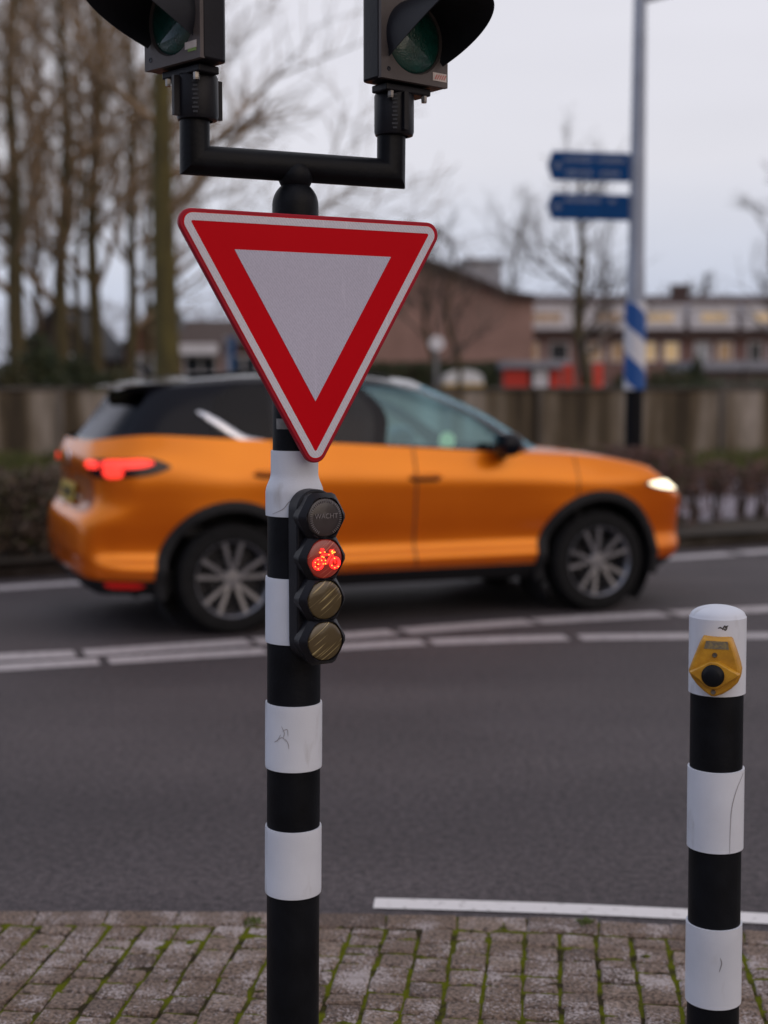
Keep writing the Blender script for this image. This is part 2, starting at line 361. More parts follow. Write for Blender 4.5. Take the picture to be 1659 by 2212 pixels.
# small weeds at the kerb
WEED = leafy('weed_leaf', [(.05, .075, .01), (.09, .12, .02), (.13, .16, .03)])
for (u, v, lab) in ((1265, 1996, 'tiny green weed tuft at the kerb edge below the white line'), (548, 1996, 'small moss tuft on the kerb bricks left of the striped signal post')):
    mb = MB(); c = gz(u, v, PZ)
    for k in range(70):
        a = random.random() * 6.28; r = random.random() ** .7 * .028; p = c + Vector((math.cos(a) * r, math.sin(a) * r * .7, random.random() * .012))
        d = Vector((random.uniform(-1, 1), random.uniform(-1, 1), random.uniform(.3, 1))).normalized() * .012; e = d.orthogonal().normalized() * .003
        mb.add([p - e, p + e, p + d], [(0, 1, 2)])
    tag(mb.build('weed', WEED, smooth=0, weld=False), lab, 'weed')

# ---- verge beyond the road
SOIL = pbr('verge_soil', (.06, .045, .032), .95, scale=3, col2=(.028, .022, .016), bump=.6, bscale=30)
KST = pbr('kerb_stone', (.15, .13, .115), .85, scale=5, col2=(.08, .068, .055), bump=.4, bscale=90)
fk = [(-700, 1304), (-200, 1262), (0, 1246), (220, 1236), (600, 1222), (1000, 1204), (1440, 1184), (1659, 1168), (2200, 1128)]
FK = curve([gz(u, v, 0) for u, v in fk], 6)
mb = MB(); vs = []; fs = []
for i, p in enumerate(FK):
    t = FK[min(i + 1, len(FK) - 1)] - FK[max(i - 1, 0)]; t.normalize(); n_ = Vector((-t.y, t.x, 0))
    for (o, z) in ((0, 0), (.015, .115), (.03, .125), (.25, .125), (.25, .0)): q = p + n_ * o; vs.append((q.x, q.y, z))
for i in range(len(FK) - 1):
    for k in range(4): a = i * 5 + k; fs.append((a, a + 1, a + 6, a + 5))
mb.add(vs, fs); struct(mb.build('far_kerb', KST, smooth=50))
# planted verge rises gently to the wall
WALL_Y = 22.0
def wall_y(x): return WALL_Y + .10 * x
mb = MB(); vs = []; fs = []; K = 14
for i, p in enumerate(FK):
    t = FK[min(i + 1, len(FK) - 1)] - FK[max(i - 1, 0)]; t.normalize(); n_ = Vector((-t.y, t.x, 0)); a = p + n_ * .245
    b = Vector((a.x * 1.9, wall_y(a.x * 1.9) + .3, 0))
    for k in range(K + 1):
        f = k / K; q = a.lerp(b, f); z = .11 + .45 * max(0, (f - .55) / .45) ** 1.3 + .03 * noise.noise(q * .8)
        vs.append((q.x, q.y, z))
for i in range(len(FK) - 1):
    for k in range(K): a = i * (K + 1) + k; fs.append((a, a + 1, a + K + 2, a + K + 1))
GRASSG = pbr('verge_grass', (.060, .066, .016), .95, scale=2.2, col2=(.040, .036, .018), bump=.6, bscale=40)
mb.add(vs, fs); struct(mb.build('verge', GRASSG, smooth=60))
PATH = pbr('pale_path', (.25, .215, .245), .8, scale=3, col2=(.18, .155, .175))
VG_ = [Vector(v) for v in vs]; ids = []; fs2 = []
for i in range(len(FK) - 1):
    for k in range(2, 11):
        q = [i * (K + 1) + k, i * (K + 1) + k + 1, (i + 1) * (K + 1) + k + 1, (i + 1) * (K + 1) + k]; c = sum((VG_[j] for j in q), Vector()) / 4
        if CX + FPX * c.x / c.y > 1462 + 4 * (k - 2): fs2.append(q)
mb = MB(); mb.add([v + Vector((0, 0, .03)) for v in VG_], fs2); o_ = mb.build('path', PATH, smooth=60, weld=False); struct(o_)
# field behind the wall
mb = MB(); mb.add([(-300, 22.6 - 30, .0), (300, 22.6 + 30, .0), (300, 800, .0), (-300, 800, .0)], [(0, 1, 2, 3)])
for i, v in enumerate(mb.v): mb.v[i] = Vector((v.x, v.y if v.y > 100 else wall_y(v.x) + .4, .03))
struct(mb.build('ground', pbr('lawn', (.05, .055, .02), .95, scale=.3, col2=(.06, .05, .035)), smooth=0))

# ---- hedges of twigs and dead leaves
def scatter_hedge(name, mat, stem_mat, line, h, wid, n, leaf, base_gap, label, stems=30, z0=.1, ragged=.15, parent_cat='hedge'):
    """line: list of ground points; dense twiggy strip"""
    P = curve(line, 10); mb = MB(); ms = MB()
    tot = len(P) - 1
    hts = [h * (1 + ragged * noise.noise(Vector((i * .9, h, 5)))) for i in range(tot + 1)]
    for k in range(n):
        i = random.random() * tot; a = int(i); p = P[a].lerp(P[min(a + 1, tot)], i - a); hh = hts[a]
        zz = base_gap * hh * random.random() ** .3 + (1 - base_gap) * hh * random.random() if random.random() < .25 else hh * (base_gap + (1 - base_gap) * random.random() ** .8)
        o = Vector((random.gauss(0, wid / 3), random.gauss(0, wid / 3), z0 + zz))
        d = Vector((random.gauss(0, 1), random.gauss(0, 1), random.gauss(0, 1))).normalized(); e = d.orthogonal().normalized()
        s_ = leaf * random.uniform(.5, 1.3); q = Vector((p.x, p.y, 0)) + o
        mb.add([q - d * s_, q + e * s_ * .55, q + d * s_, q - e * s_ * .55], [(0, 1, 2, 3)])
    for k in range(stems):
        i = random.random() * tot; a = int(i); p = P[a].lerp(P[min(a + 1, tot)], i - a); hh = hts[a]
        q = Vector((p.x + random.gauss(0, wid / 4), p.y + random.gauss(0, wid / 4), z0 - .05))
        pts = [q, q + Vector((random.gauss(0, .06), random.gauss(0, .06), hh * .5)), q + Vector((random.gauss(0, .14), random.gauss(0, .14), hh * random.uniform(.85, 1.08)))]
        ms.tube(pts, [.012, .008, .003], 4, False)
    root = thing(name, label, 'hedge'); mb.build('foliage', mat, root, smooth=0, weld=False); ms.build('stem', stem_mat, root, smooth=0, weld=False)['kind'] = 'stuff'
    return root
BROWN = leafy('dead_leaf', [(.045, .022, .016), (.105, .050, .038), (.075, .038, .026), (.13, .066, .048)])
BROWNL = leafy('hedge_leaf', [(.05, .034, .024), (.11, .072, .05), (.085, .058, .032), (.05, .058, .014)])
STEM = pbr('twig_bark', (.055, .042, .03), .9, scale=20)
scatter_hedge('hedge', BROWNL, STEM, [gz(-560, 1250, .1), gz(-200, 1225, .1), gz(0, 1212, .1), gz(140, 1202, .1), gz(320, 1194, .1), gz(620, 1180, .1)], .80, .55, 9000, .035, .12,
              'brown bare-twigged hedge along the far kerb behind the rear of the orange car', 160)
scatter_hedge('hedge', BROWN, STEM, [gz(1150, 1152, .1), gz(1290, 1146, .1), gz(1380, 1143, .1), gz(1436, 1140, .1)], .86, .6, 3800, .04, .05,
              'reddish brown leafless hedge beyond the bonnet of the orange car', 90)
hp = [(1505, 1130, .62), (1548, 1127, .66), (1600, 1124, .58), (1645, 1120, .66)]
lab = ['reddish brown shrub next to the hedge end by the bonnet', 'thin brown shrub between two gaps of pale path', 'low brown shrub before the pale path at right',
       'brown shrub on the verge at the right edge of the picture']
for (u, v, h), lb in zip(hp, lab):
    c = gz(u, v, .12); mb = MB(); ms = MB()
    for k in range(330):
        a = random.random() * 6.28; r = random.random() ** .6 * .19; z = h * (.48 + .56 * random.random()) if random.random() < .78 else h * random.random()
        q = c + Vector((math.cos(a) * r * (.5 + z / h * .6), math.sin(a) * r, z)); d = Vector((random.gauss(0, 1), random.gauss(0, 1), random.gauss(0, 1))).normalized() * .035 * random.uniform(.5, 1.2); e = d.orthogonal() * .5
        mb.add([q - d, q + e, q + d, q - e], [(0, 1, 2, 3)])
    for k in range(12):
        ms.tube([c + Vector((random.gauss(0, .03), random.gauss(0, .03), -.05)), c + Vector((random.gauss(0, .11), random.gauss(0, .11), h * random.uniform(.7, 1.05)))], [.01, .003], 4, False)
    rt = thing('shrub', lb, 'shrub', group='brown shrubs on the right verge'); mb.build('foliage', BROWN, rt, smooth=0, weld=False); ms.build('stem', STEM, rt, smooth=0, weld=False)['kind'] = 'stuff'
# dark soil strip under the right shrubs
mb = MB(); rib = [gz(u, v, .1) for u, v in ((1100, 1168), (1300, 1160), (1440, 1154), (1659, 1141), (1900, 1122))]
ribbon(mb, rib, 1.1, .145); struct(mb.build('soil_bed', SOIL, smooth=0))
mb = MB(); rib = [gz(u, v, .1) for u, v in ((-700, 1262), (-200, 1226), (0, 1213), (220, 1200), (700, 1180))]
ribbon(mb, rib, 1.0, .15); struct(mb.build('soil_bed', SOIL, smooth=0))
# grass on the slope before the wall: clumps
GRASS = leafy('grass_blade', [(.045, .05, .01), (.075, .085, .012), (.10, .11, .02), (.06, .05, .02)])
mb = MB()
for k in range(9000):
    x = random.uniform(-9, 13); y = wall_y(x) - .15 - abs(random.gauss(0, 1.4)); z = .50 - max(0, (wall_y(x) - y)) * .05
    hgt = random.uniform(.12, .34); d = Vector((random.gauss(0, .12), random.gauss(0, .12), hgt)); e = Vector((random.choice((-1, 1)) * .02, .006, 0))
    p = Vector((x, y, z - .05)); mb.add([p - e, p + e, p + d], [(0, 1, 2)])
stuff(mb.build('grass', GRASS, smooth=0, weld=False), 'rough green grass growing on the bank below the weathered wall', 'grass')

# ---- weathered wall behind the verge
def wall_mat():
    m = bpy.data.materials.new('weathered_wall'); m.use_nodes = True
    n = m.node_tree.nodes; l = m.node_tree.links; p = n['Principled BSDF']; p.inputs['Roughness'].default_value = .9
    tcn = n.new('ShaderNodeTexCoord')
    def nse(sc_, det, stretch):
        mpn = n.new('ShaderNodeMapping'); mpn.inputs['Scale'].default_value = stretch; l.new(tcn.outputs['Object'], mpn.inputs[0])
        q = n.new('ShaderNodeTexNoise'); q.inputs['Scale'].default_value = sc_; q.inputs['Detail'].default_value = det; l.new(mpn.outputs[0], q.inputs[0]); return q
    a = nse(2.2, 4, (1, 1, .10)); r = n.new('ShaderNodeValToRGB'); l.new(a.outputs[0], r.inputs[0])
    el = r.color_ramp.elements; el[0].position = .36; el[0].color = (.048, .034, .020, 1); el[1].position = .64; el[1].color = (.36, .31, .275, 1)
    e = el.new(.46); e.color = (.115, .085, .054, 1); e = el.new(.55); e.color = (.215, .175, .138, 1)
    b = nse(9, 4, (1, 1, .35)); r2 = n.new('ShaderNodeValToRGB'); l.new(b.outputs[0], r2.inputs[0]); r2.color_ramp.elements[0].color = (.6, .6, .55, 1); r2.color_ramp.elements[1].color = (1.3, 1.28, 1.25, 1)
    mx = n.new('ShaderNodeMix'); mx.data_type = 'RGBA'; mx.blend_type = 'MULTIPLY'; mx.inputs[0].default_value = 1; l.new(r.outputs[0], mx.inputs[6]); l.new(r2.outputs[0], mx.inputs[7])
    l.new(mx.outputs[2], p.inputs['Base Color'])
    bb = n.new('ShaderNodeBump'); bb.inputs['Strength'].default_value = .5; l.new(b.outputs[0], bb.inputs['Height']); l.new(bb.outputs[0], p.inputs['Normal']); return m
WM = wall_mat()
ww = thing('wall', 'weathered concrete panel wall with brown vertical stains behind the verge', 'wall', (0, WALL_Y, 0), math.atan(.10))
x = -14.0; top = 1.60; pan = MB(); pst = MB()
while x < 20:
    pan.box((x + .75, .0 + random.uniform(-.01, .01), top / 2), (1.42, .12, top)); pst.box((x, -.03, top / 2 + .01), (.09, .2, top + .02)); x += 1.5
pan.build('panel', WM, ww, smooth=0, bevel=.006); 
o = pst.build('concrete_post', pbr('post_concrete', (.2, .175, .155), .9, scale=3, col2=(.09, .07, .05), stretch=(1, 1, .2)), ww, smooth=0, bevel=.006); o['kind'] = 'stuff'
cap = MB(); cap.box((3, 0, top + .025), (34.2, .2, .05)); cap.build('coping', pbr('coping', (.12, .105, .095), .9, scale=2, col2=(.06, .05, .04)), ww, smooth=0, bevel=.01)

# ================================================================== BUILDINGS
BRK = pbr('brown_brick', (.36, .22, .185), .9, scale=1.2, col2=(.29, .175, .145), bump=.2, bscale=12)
BRKP = pbr('pink_brick', (.25, .15, .135), .9, scale=.8, col2=(.19, .11, .10))
TILE = pbr('dark_roof_tile', (.075, .045, .04), .8, scale=2, col2=(.05, .03, .028))
TILEB = pbr('brown_roof_tile', (.085, .055, .045), .8, scale=1.2, col2=(.06, .038, .032))
WHITE = pbr('white_board', (.78, .76, .80), .6, scale=2, var=.06)
GREYP = pbr('grey_panel', (.30, .30, .34), .7, scale=1, var=.08)
LIT = pbr('lit_window', (.5, .35, .18), .4, var=.2, scale=2, emit=(1.0, .70, .38), estr=.30)
LITP = pbr('dim_lit_window', (.4, .28, .18), .4, var=.2, scale=2, emit=(1.0, .58, .3), estr=.10)
DARKW = pbr('dark_window', (.03, .035, .045), .15, var=.1)
PALEW = pbr('curtained_window', (.50, .52, .56), .5, var=.1, scale=1)
def window(mb_name, parent, c, wd, ht, glass, frame_mat=None, depth=.08, mull=1):
    fr = MB(); t = .07
    fr.box((c[0], c[1], c[2] + ht / 2), (wd + t, depth, t)); fr.box((c[0], c[1], c[2] - ht / 2), (wd + t, depth, t))
    fr.box((c[0] - wd / 2, c[1], c[2]), (t, depth, ht - t)); fr.box((c[0] + wd / 2, c[1], c[2]), (t, depth, ht - t))
    for k in range(mull): fr.box((c[0] - wd / 2 + wd * (k + 1) / (mull + 1), c[1], c[2]), (t * .7, depth * .8, ht - t))
    f = fr.build('window', frame_mat or WHITE, parent, smooth=0)
    g = MB(); g.box((c[0], c[1] + depth * .3, c[2]), (wd - t * .5, .02, ht - t * .5)); g.build('pane', glass, f, smooth=0); return f

# school-like gable end
GY = 60.0; S = GY / FPX
def gx(u, Y): return (u - CX) / FPX * Y
def gzv(v, Y): return zat(CX, v, Y)
g = thing('brick_building', 'large brown brick building with a sloping roofline rising behind the yield sign', 'building', (0, GY, 0))
poly = [(gx(700, GY), 0), (gx(1150, GY), 0), (gx(1150, GY), gzv(650, GY)), (gx(1095, GY), gzv(642, GY)), (gx(925, GY), gzv(572, GY)), (gx(700, GY), gzv(566, GY))]
mb = MB(); mb.prism(poly, 0, 14); mb.build('wall', BRK, g, smooth=0)
mb = MB()
for (a, b) in (((gx(925, GY), gzv(572, GY)), (gx(1095, GY), gzv(642, GY))), ((gx(1095, GY), gzv(642, GY)), (gx(1152, GY), gzv(650, GY))), ((gx(700, GY), gzv(566, GY)), (gx(925, GY), gzv(572, GY)))):
    dx, dz = b[0] - a[0], b[1] - a[1]; ln = math.hypot(dx, dz); ang = math.atan2(dz, dx)
    mb.box(((a[0] + b[0]) / 2, 6.9, (a[1] + b[1]) / 2 + .14), (ln, 14.6, .25), Matrix.Rotation(-ang, 3, 'Y'))
mb.build('roof', TILE, g, smooth=0)
h = thing('office_block', 'pale grey flat roofed block showing above the slope of the brick building', 'building', (0, 110, 0))
mb = MB(); x0, x1 = gx(1000, 110), gx(1082, 110); zt = gzv(566, 110); mb.box(((x0 + x1) / 2, 5, zt / 2), (x1 - x0, 10, zt)); mb.build('wall', pbr('pale_wall', (.42, .42, .46), .8, var=.06), h, smooth=0)
mb = MB(); mb.box(((x0 + x1) / 2, 5, zt + .12), (x1 - x0 + .4, 10.4, .3)); mb.build('roof', GREYP, h, smooth=0)

# row of houses with white dormers
RY = 72.0; rx = [gx(u, RY) for u in (1095, 1248, 1363, 1478, 1592, 1707, 1822)]
zr, ze = gzv(638, RY + 3.4), gzv(716, RY)
lit = [LITP, LITP, LIT, LIT, LIT, LITP]
labs = ['terraced house with a dormer at the left end of the row by the brick building', 'terraced house with white dormer behind the bare street tree',
        'terraced house with lit yellow windows directly right of the striped lamp post', 'terraced house whose wide white dormer stands clear of the lamp post',
        'terraced house with lit dormer at the right edge of the picture']
for k in range(5):
    x0, x1 = rx[k], rx[k + 1]; wd = x1 - x0; xm = wd / 2
    t = thing('terraced_house', labs[k], 'house', (x0, RY, 0), 0, 'terraced houses with dormers')
    mb = MB(); mb.prism([(0.005, 0), (wd - .005, 0), (wd - .005, ze), (.005, ze)], 0, 7.0); mb.build('wall', BRKP, t, smooth=0)
    mb = MB(); e0 = -.35
    for (y0, y1, za, zb) in ((e0, 3.5, ze - .12, zr), (3.5, 7.35, zr, ze - .12)):
        mb.add([(0, y0, za), (wd, y0, za), (wd, y1, zb), (0, y1, zb), (0, y0, za - .18), (wd, y0, za - .18), (wd, y1, zb - .2), (0, y1, zb - .2)],
               [(0, 1, 2, 3), (7, 6, 5, 4), (0, 4, 5, 1), (1, 5, 6, 2), (2, 6, 7, 3), (3, 7, 4, 0)])
    rf = mb.build('roof', TILE, t, smooth=0, weld=False)
    if k == 3:
        mb = MB(); mb.box((wd * .12, 3.4, zr + .1), (.9, .6, .7)); mb.box((wd * .12, 3.4, zr + .5), (1.0, .7, .12)); mb.build('chimney', TILE, rf, smooth=0)
    mb = MB(); mb.box((xm, e0 - .06, ze - .2), (wd, .14, .14)); mb.build('gutter', TILEB, rf, smooth=0)
    dw = wd * .88; dz0, dz1 = gzv(712, RY + .7), gzv(664, RY + .7)
    mb = MB(); mb.box((xm, 1.45, (dz0 + dz1) / 2), (dw, 3.2, dz1 - dz0)); mb.box((xm, 1.4, dz1 + .06), (dw + .1, 3.4, .12)); dm = mb.build('dormer', WHITE, t, smooth=0)
    window('window', dm, (xm, -.18, (dz0 + dz1) / 2 + .02), dw * .56, (dz1 - dz0) * .44, lit[k], mull=2)
    zc = gzv(760, RY)
    gl = [LITP, LITP, LIT, PALEW, DARKW, LITP][k]; gl2 = [DARKW, LITP, LIT, LITP, DARKW, DARKW][k]
    window('window', t, (wd * .30, -.03, zc), wd * .27, .95, gl, mull=0); window('window', t, (wd * .72, -.03, zc), wd * .27, .95, gl2, mull=0)
    window('window', t, (wd * .30, -.03, zc - 2.3), wd * .3, 1.3, DARKW, mull=1)
    mb = MB(); mb.box((wd * .74, -.03, 1.05), (.95, .08, 2.1)); mb.build('door', pbr('house_door', (.08, .10, .10), .5), t, smooth=0)
# garages
GA = 46.0
for (u0, u1, lb) in ((1500, 1598, 'low grey flat roofed garage with pale fascia right of the lamp post'), (1600, 1720, 'low grey flat roofed garage with pale fascia at the right edge')):
    x0, x1 = gx(u0, GA), gx(u1, GA); t = thing('garage', lb, 'garage', ((x0 + x1) / 2, GA, 0), 0, 'low flat roofed garages'); wd = x1 - x0; zt = gzv(800, GA)
    mb = MB(); mb.box((0, 2.5, zt / 2), (wd - .04, 5, zt)); mb.build('wall', pbr('garage_brick', (.16, .12, .115), .9, scale=1), t, smooth=0)
    mb = MB(); mb.box((0, 2.4, zt + .16), (wd - .01, 5.4, .32)); mb.build('roof', GREYP, t, smooth=0)
    mb = MB(); mb.box((0, -.02, zt * .42), (wd * .78, .06, zt * .84)); mb.build('door', pbr('garage_door', (.17, .14, .145), .6, scale=1), t, smooth=0)

# houses on the left
def gable_house(u0, u1, vr, ve, Y, label, wallm, roofm, ridge_along='x', pu=None):
    x0, x1 = gx(u0, Y), gx(u1, Y); wd = x1 - x0; zr_, ze_ = gzv(vr, Y), gzv(ve, Y)
    t = thing('house', label, 'house', ((x0 + x1) / 2, Y, 0)); 
    if ridge_along == 'y':
        mb = MB(); mb.prism([(-wd / 2, 0), (wd / 2, 0), (wd / 2, ze_), (0, zr_), (-wd / 2, ze_)], 0, 8); mb.build('wall', wallm, t, smooth=0)
        mb = MB()
        for sg in (-1, 1):
            ln = math.hypot(wd / 2, zr_ - ze_); a = math.atan2(zr_ - ze_, wd / 2)
            mb.box((sg * wd / 4, 4, (zr_ + ze_) / 2 + .12), (ln + .5, 8.6, .22), Matrix.Rotation(sg * a, 3, 'Y'))
        mb.build('roof', roofm, t, smooth=0)
    else:
        mb = MB(); mb.box((0, 3.5, ze_ / 2), (wd, 7, ze_)); mb.build('wall', wallm, t, smooth=0)
        mb = MB()
        for (ya, yb, za, zb) in ((-.4, 3.5, ze_ - .1, zr_), (3.5, 7.4, zr_, ze_ - .1)):
            mb.add([(-wd / 2 - .2, ya, za), (wd / 2 + .2, ya, za), (wd / 2 + .2, yb, zb), (-wd / 2 - .2, yb, zb), (-wd / 2 - .2, ya, za - .2), (wd / 2 + .2, ya, za - .2), (wd / 2 + .2, yb, zb - .2), (-wd / 2 - .2, yb, zb - .2)],
                   [(0, 1, 2, 3), (7, 6, 5, 4), (0, 4, 5, 1), (1, 5, 6, 2), (2, 6, 7, 3), (3, 7, 4, 0)])
        mb.build('roof', roofm, t, smooth=0, weld=False)
    return t, wd, ze_, zr_
DARKB = pbr('dark_brick', (.085, .06, .055), .9, scale=1, col2=(.06, .045, .042))
SLATE = pbr('slate_roof', (.055, .055, .062), .8, scale=1.5, col2=(.04, .04, .045))
RBR = pbr('red_brick', (.24, .11, .08), .9, scale=1, col2=(.17, .08, .06))
t, wd, ze_, zr_ = gable_house(40, 218, 668, 775, 62, 'dark gabled house behind the first two tree trunks at left', DARKB, SLATE, 'y')
window('window', t, (-wd * .12, -.04, ze_ - .4), 1.2, 1.2, DARKW); window('window', t, (wd * .16, -.04, ze_ - .4), 1.0, 1.2, DARKW)
t, wd, ze_, zr_ = gable_house(272, 402, 672, 752, 66, 'grey roofed gable house behind the thick tree trunk', RBR, SLATE, 'y')
window('window', t, (-wd * .2, -.04, ze_ - .9), 1.1, 1.2, PALEW); window('window', t, (wd * .22, -.04, ze_ - .9), 1.1, 1.2, DARKW)
t, wd, ze_, zr_ = gable_house(392, 610, 682, 736, 56, 'low brown roofed red brick house with a pale fascia left of the yield sign', RBR, TILEB, 'x')
mb = MB(); mb.box((-wd * .30, -.5, ze_ - .35), (1.5, .5, .42)); mb.build('bay_canopy', WHITE, t, smooth=0)
window('window', t, (-wd * .30, -.04, ze_ - .95), 1.3, .7, DARKW); window('window', t, (wd * .12, -.04, ze_ - .95), 1.2, .7, DARKW)
t, wd, ze_, zr_ = gable_house(218, 285, 735, 770, 75, 'small dark house between the middle tree trunks', DARKB, TILEB, 'x')
window('window', t, (0, -.04, ze_ - .7), .8, .8, PALEW)

# ---- small things behind the wall
t = thing('information_board', 'narrow blue board on a grey frame beside the brown roofed house', 'sign', at(498, 800, 36))
t.location.z = 0; zt, zb = gzv(727, 36), gzv(803, 36); wd = 24 * 36 / FPX
mb = MB(); mb.box((.04, 0, (zt + zb) / 2), (wd * .62, .06, zt - zb)); mb.build('panel', pbr('blue_board', (.03, .10, .24), .5, var=.1), t, smooth=0, bevel=.01)
mb = MB(); mb.box((-wd * .42, 0, (zt + zb) / 2), (wd * .26, .08, zt - zb + .04)); mb.build('frame', GREYP, t, smooth=0)
mb = MB(); mb.box((0, 0, zb / 2), (.08, .05, zb)); mb.build('post', GREYP, t, smooth=0)
t = thing('round_sign', 'small pale round sign on a thin grey pole before the brick building', 'sign', at(943, 800, 30)); t.location.z = 0
zc = gzv(742, 30); mb = MB(); mb.tube([(0, 0, 0), (0, 0, zc + .16)], .05, 10); mb.build('pole', pbr('galvanised', (.22, .22, .23), .5, metal=.4, scale=4), t)
mb = MB(); mb.lathe([(.01, 0), (.15, 0), (.16, .008), (.16, .02), (.15, .028), (.01, .028)], 28, Matrix.Translation((0, -.06, zc)) @ Matrix.Rotation(R(90), 4, 'X')); mb.build('panel', WHITE, t)

VY = 52.0
t = thing('van', 'mustard yellow van with a white rounded roof seen end on behind the wall', 'van', (gx(1001, VY), VY, 0))
VYEL = pbr('van_yellow', (.55, .33, .04), .35, var=.06, coat=.5); VW = pbr('van_white', (.78, .78, .80), .4, var=.04, coat=.4)
w2 = 44 * VY / FPX; zm, zt = gzv(829, VY), gzv(799, VY)
def loft_y(prof_fn, ys, mb):
    n = None; vs = []; fs = []
    for i, y in enumerate(ys):
        pr = prof_fn(y); n = len(pr); vs += [(x, y, z) for x, z in pr]
    for i in range(len(ys) - 1):
        for k in range(n - 1): fs.append((i * n + k, i * n + k + 1, (i + 1) * n + k + 1, (i + 1) * n + k))
    fs.append(tuple(range(n))); fs.append(tuple(reversed(range((len(ys) - 1) * n, len(ys) * n)))); mb.add(vs, fs)
mb = MB(); loft_y(lambda y: [(-w2, .4), (-w2 * 1.02, 1.0), (-w2 * .98, zm), (w2 * .98, zm), (w2 * 1.02, 1.0), (w2, .4)] if y < 3.6 else [(-w2 * .95, .4), (-w2 * .95, .9), (-w2 * .9, 1.15), (w2 * .9, 1.15), (w2 * .95, .9), (w2 * .95, .4)], [0, .1, 3.5, 4.2, 5.2], mb); mb.build('body', VYEL, t, bevel=.03)
def vr(y):
    k = 1 if y < 3 else .8; q = []
    for i in range(9): a = math.pi * i / 8; q.append((-math.cos(a) * w2 * (.98 if i in (0, 8) else .96) * (1 if k == 1 else .95), zm + .003 + (math.sin(a) ** .55) * (zt - zm) * k))
    return q
mb = MB(); loft_y(vr, [0.02, .25, 2.8, 3.6], mb); mb.build('roof', VW, t)
window('window', t, (0, -.01, zm - .45), w2 * 1.5, .5, DARKW, DARKW, mull=1)
for sx_ in (-1, 1):
    for yy in (.9, 4.2):
        mb = MB(); mb.lathe([(.05, -.1), (.3, -.1), (.34, -.06), (.34, .06), (.3, .1), (.05, .1)], 20, Matrix.Translation((sx_ * (w2 - .12), yy, .34)) @ Matrix.Rotation(R(90), 4, 'Y')); mb.build('wheel', pbr('tyre', (.02, .02, .021), .85), t)
    mb = MB(); mb.box((sx_ * w2 * .86, -.015, 1.0), (.14, .05, .4)); mb.build('tail_lamp', pbr('lamp_red', (.4, .02, .02), .3), t, smooth=0)

# red and white play shed with loose red panels
PY = 38.0
REDB = pbr('red_panel', (.72, .05, .03), .5, var=.12, scale=1.5); REDO = pbr('orange_red_panel', (.80, .075, .045), .5, var=.12, scale=1.5)
t = thing('playground_shed', 'low red and white panelled shed with a flat grey roof behind the wall', 'shed', (gx(1156, PY), PY, 0))
def bx_(u0, u1, v0, v1, y, dy, X0, Y=PY): return ((gx((u0 + u1) / 2, Y) - X0, y, (gzv(v0, Y) + gzv(v1, Y)) / 2), ((u1 - u0) * Y / FPX, dy, gzv(v0, Y) - gzv(v1, Y)))
X0 = gx(1156, PY)
mb = MB(); mb.box(*bx_(1084, 1230, 780, 796, .8, 2.0, X0)); mb.build('roof', GREYP, t, smooth=0, bevel=.02)
for (u0, u1, m_) in ((1086, 1140, REDB), (1150, 1182, WHITE), (1186, 1208, REDB)):
    mb = MB(); c, s_ = bx_(u0, u1, 798, 860, 0, .06, X0); mb.box(c, s_); mb.build('panel', m_, t, smooth=0, bevel=.01)
mb = MB(); c, s_ = bx_(1090, 1206, 797, 862, .9, 1.6, X0); mb.box(c, s_); mb.build('wall', pbr('shed_dark', (.10, .07, .06), .8), t, smooth=0)
for (u0, u1, v0, m_, lb) in ((1213, 1236, 788, REDO, 'narrow orange red panel beside the red and white shed'), (1248, 1276, 800, REDB, 'short red panel at the foot of the bare tree behind the wall'), (1280, 1300, 786, REDO, 'tall bright red panel standing alone left of the lamp post')):
    Y = PY - 3; t = thing('red_panel', lb, 'panel', (gx((u0 + u1) / 2, Y), Y, 0), 0, 'red panels behind the wall'); z1, z0 = gzv(v0, Y), gzv(862, Y); wd = (u1 - u0) * Y / FPX
    mb = MB(); mb.box((0, 0, (z0 + z1) / 2), (wd, .05, z1 - z0)); mb.build('board', m_, t, smooth=0, bevel=.01)
    mb = MB(); mb.box((-wd * .4, .05, z1 / 2), (.05, .05, z1)); mb.box((wd * .4, .05, z1 / 2), (.05, .05, z1)); mb.build('post', GREYP, t, smooth=0)

# green bushes behind the wall
EVER = leafy('evergreen_leaf', [(.012, .020, .006), (.03, .042, .010), (.02, .03, .008), (.045, .05, .014)])
OLIVE = leafy('olive_leaf', [(.03, .03, .01), (.055, .05, .015), (.04, .045, .014), (.05, .035, .012)])
def bush(u, v0, wpx, Y, label, mat=None, n=1500, depth=.6, name='bush', leaf=.10, cat='bush'):
    x = gx(u, Y); zt = gzv(v0, Y); w_ = wpx * Y / FPX / 2; mb = MB(); sd_ = random.random() * 50
    for k in range(n):
        a = random.uniform(0, 6.28); c = random.uniform(-1, 1); r = random.random() ** .33; s_ = math.sqrt(1 - c * c)
        d = Vector((s_ * math.cos(a), s_ * math.sin(a), c)); f = 1 + .35 * noise.noise(d * 1.8 + Vector((sd_, 0, 0)))
        q = Vector((d.x * w_ * r * f, d.y * w_ * depth * r * f, zt * .5 + d.z * zt * .5 * r * f))
        if q.z < .05: continue
        d2 = Vector((random.gauss(0, 1), random.gauss(0, 1), random.gauss(0, 1))).normalized(); e = d2.orthogonal().normalized(); s2 = leaf * random.uniform(.6, 1.4)
        mb.add([q - d2 * s2, q + e * s2 * .5, q + d2 * s2, q - e * s2 * .5], [(0, 1, 2, 3)])
    t = thing(name, label, cat, (x, Y, 0)); mb.build('foliage', mat or EVER, t, smooth=0, weld=False)
    tb = MB(); tb.tube([(0, 0, 0), (.05, .02, zt * .35), (0, .05, zt * .6)], [.09, .06, .03], 6); tb.build('stem', STEM, t); return t
bush(95, 735, 120, 34, 'dark evergreen bush behind the wall between the two leftmost tree trunks')
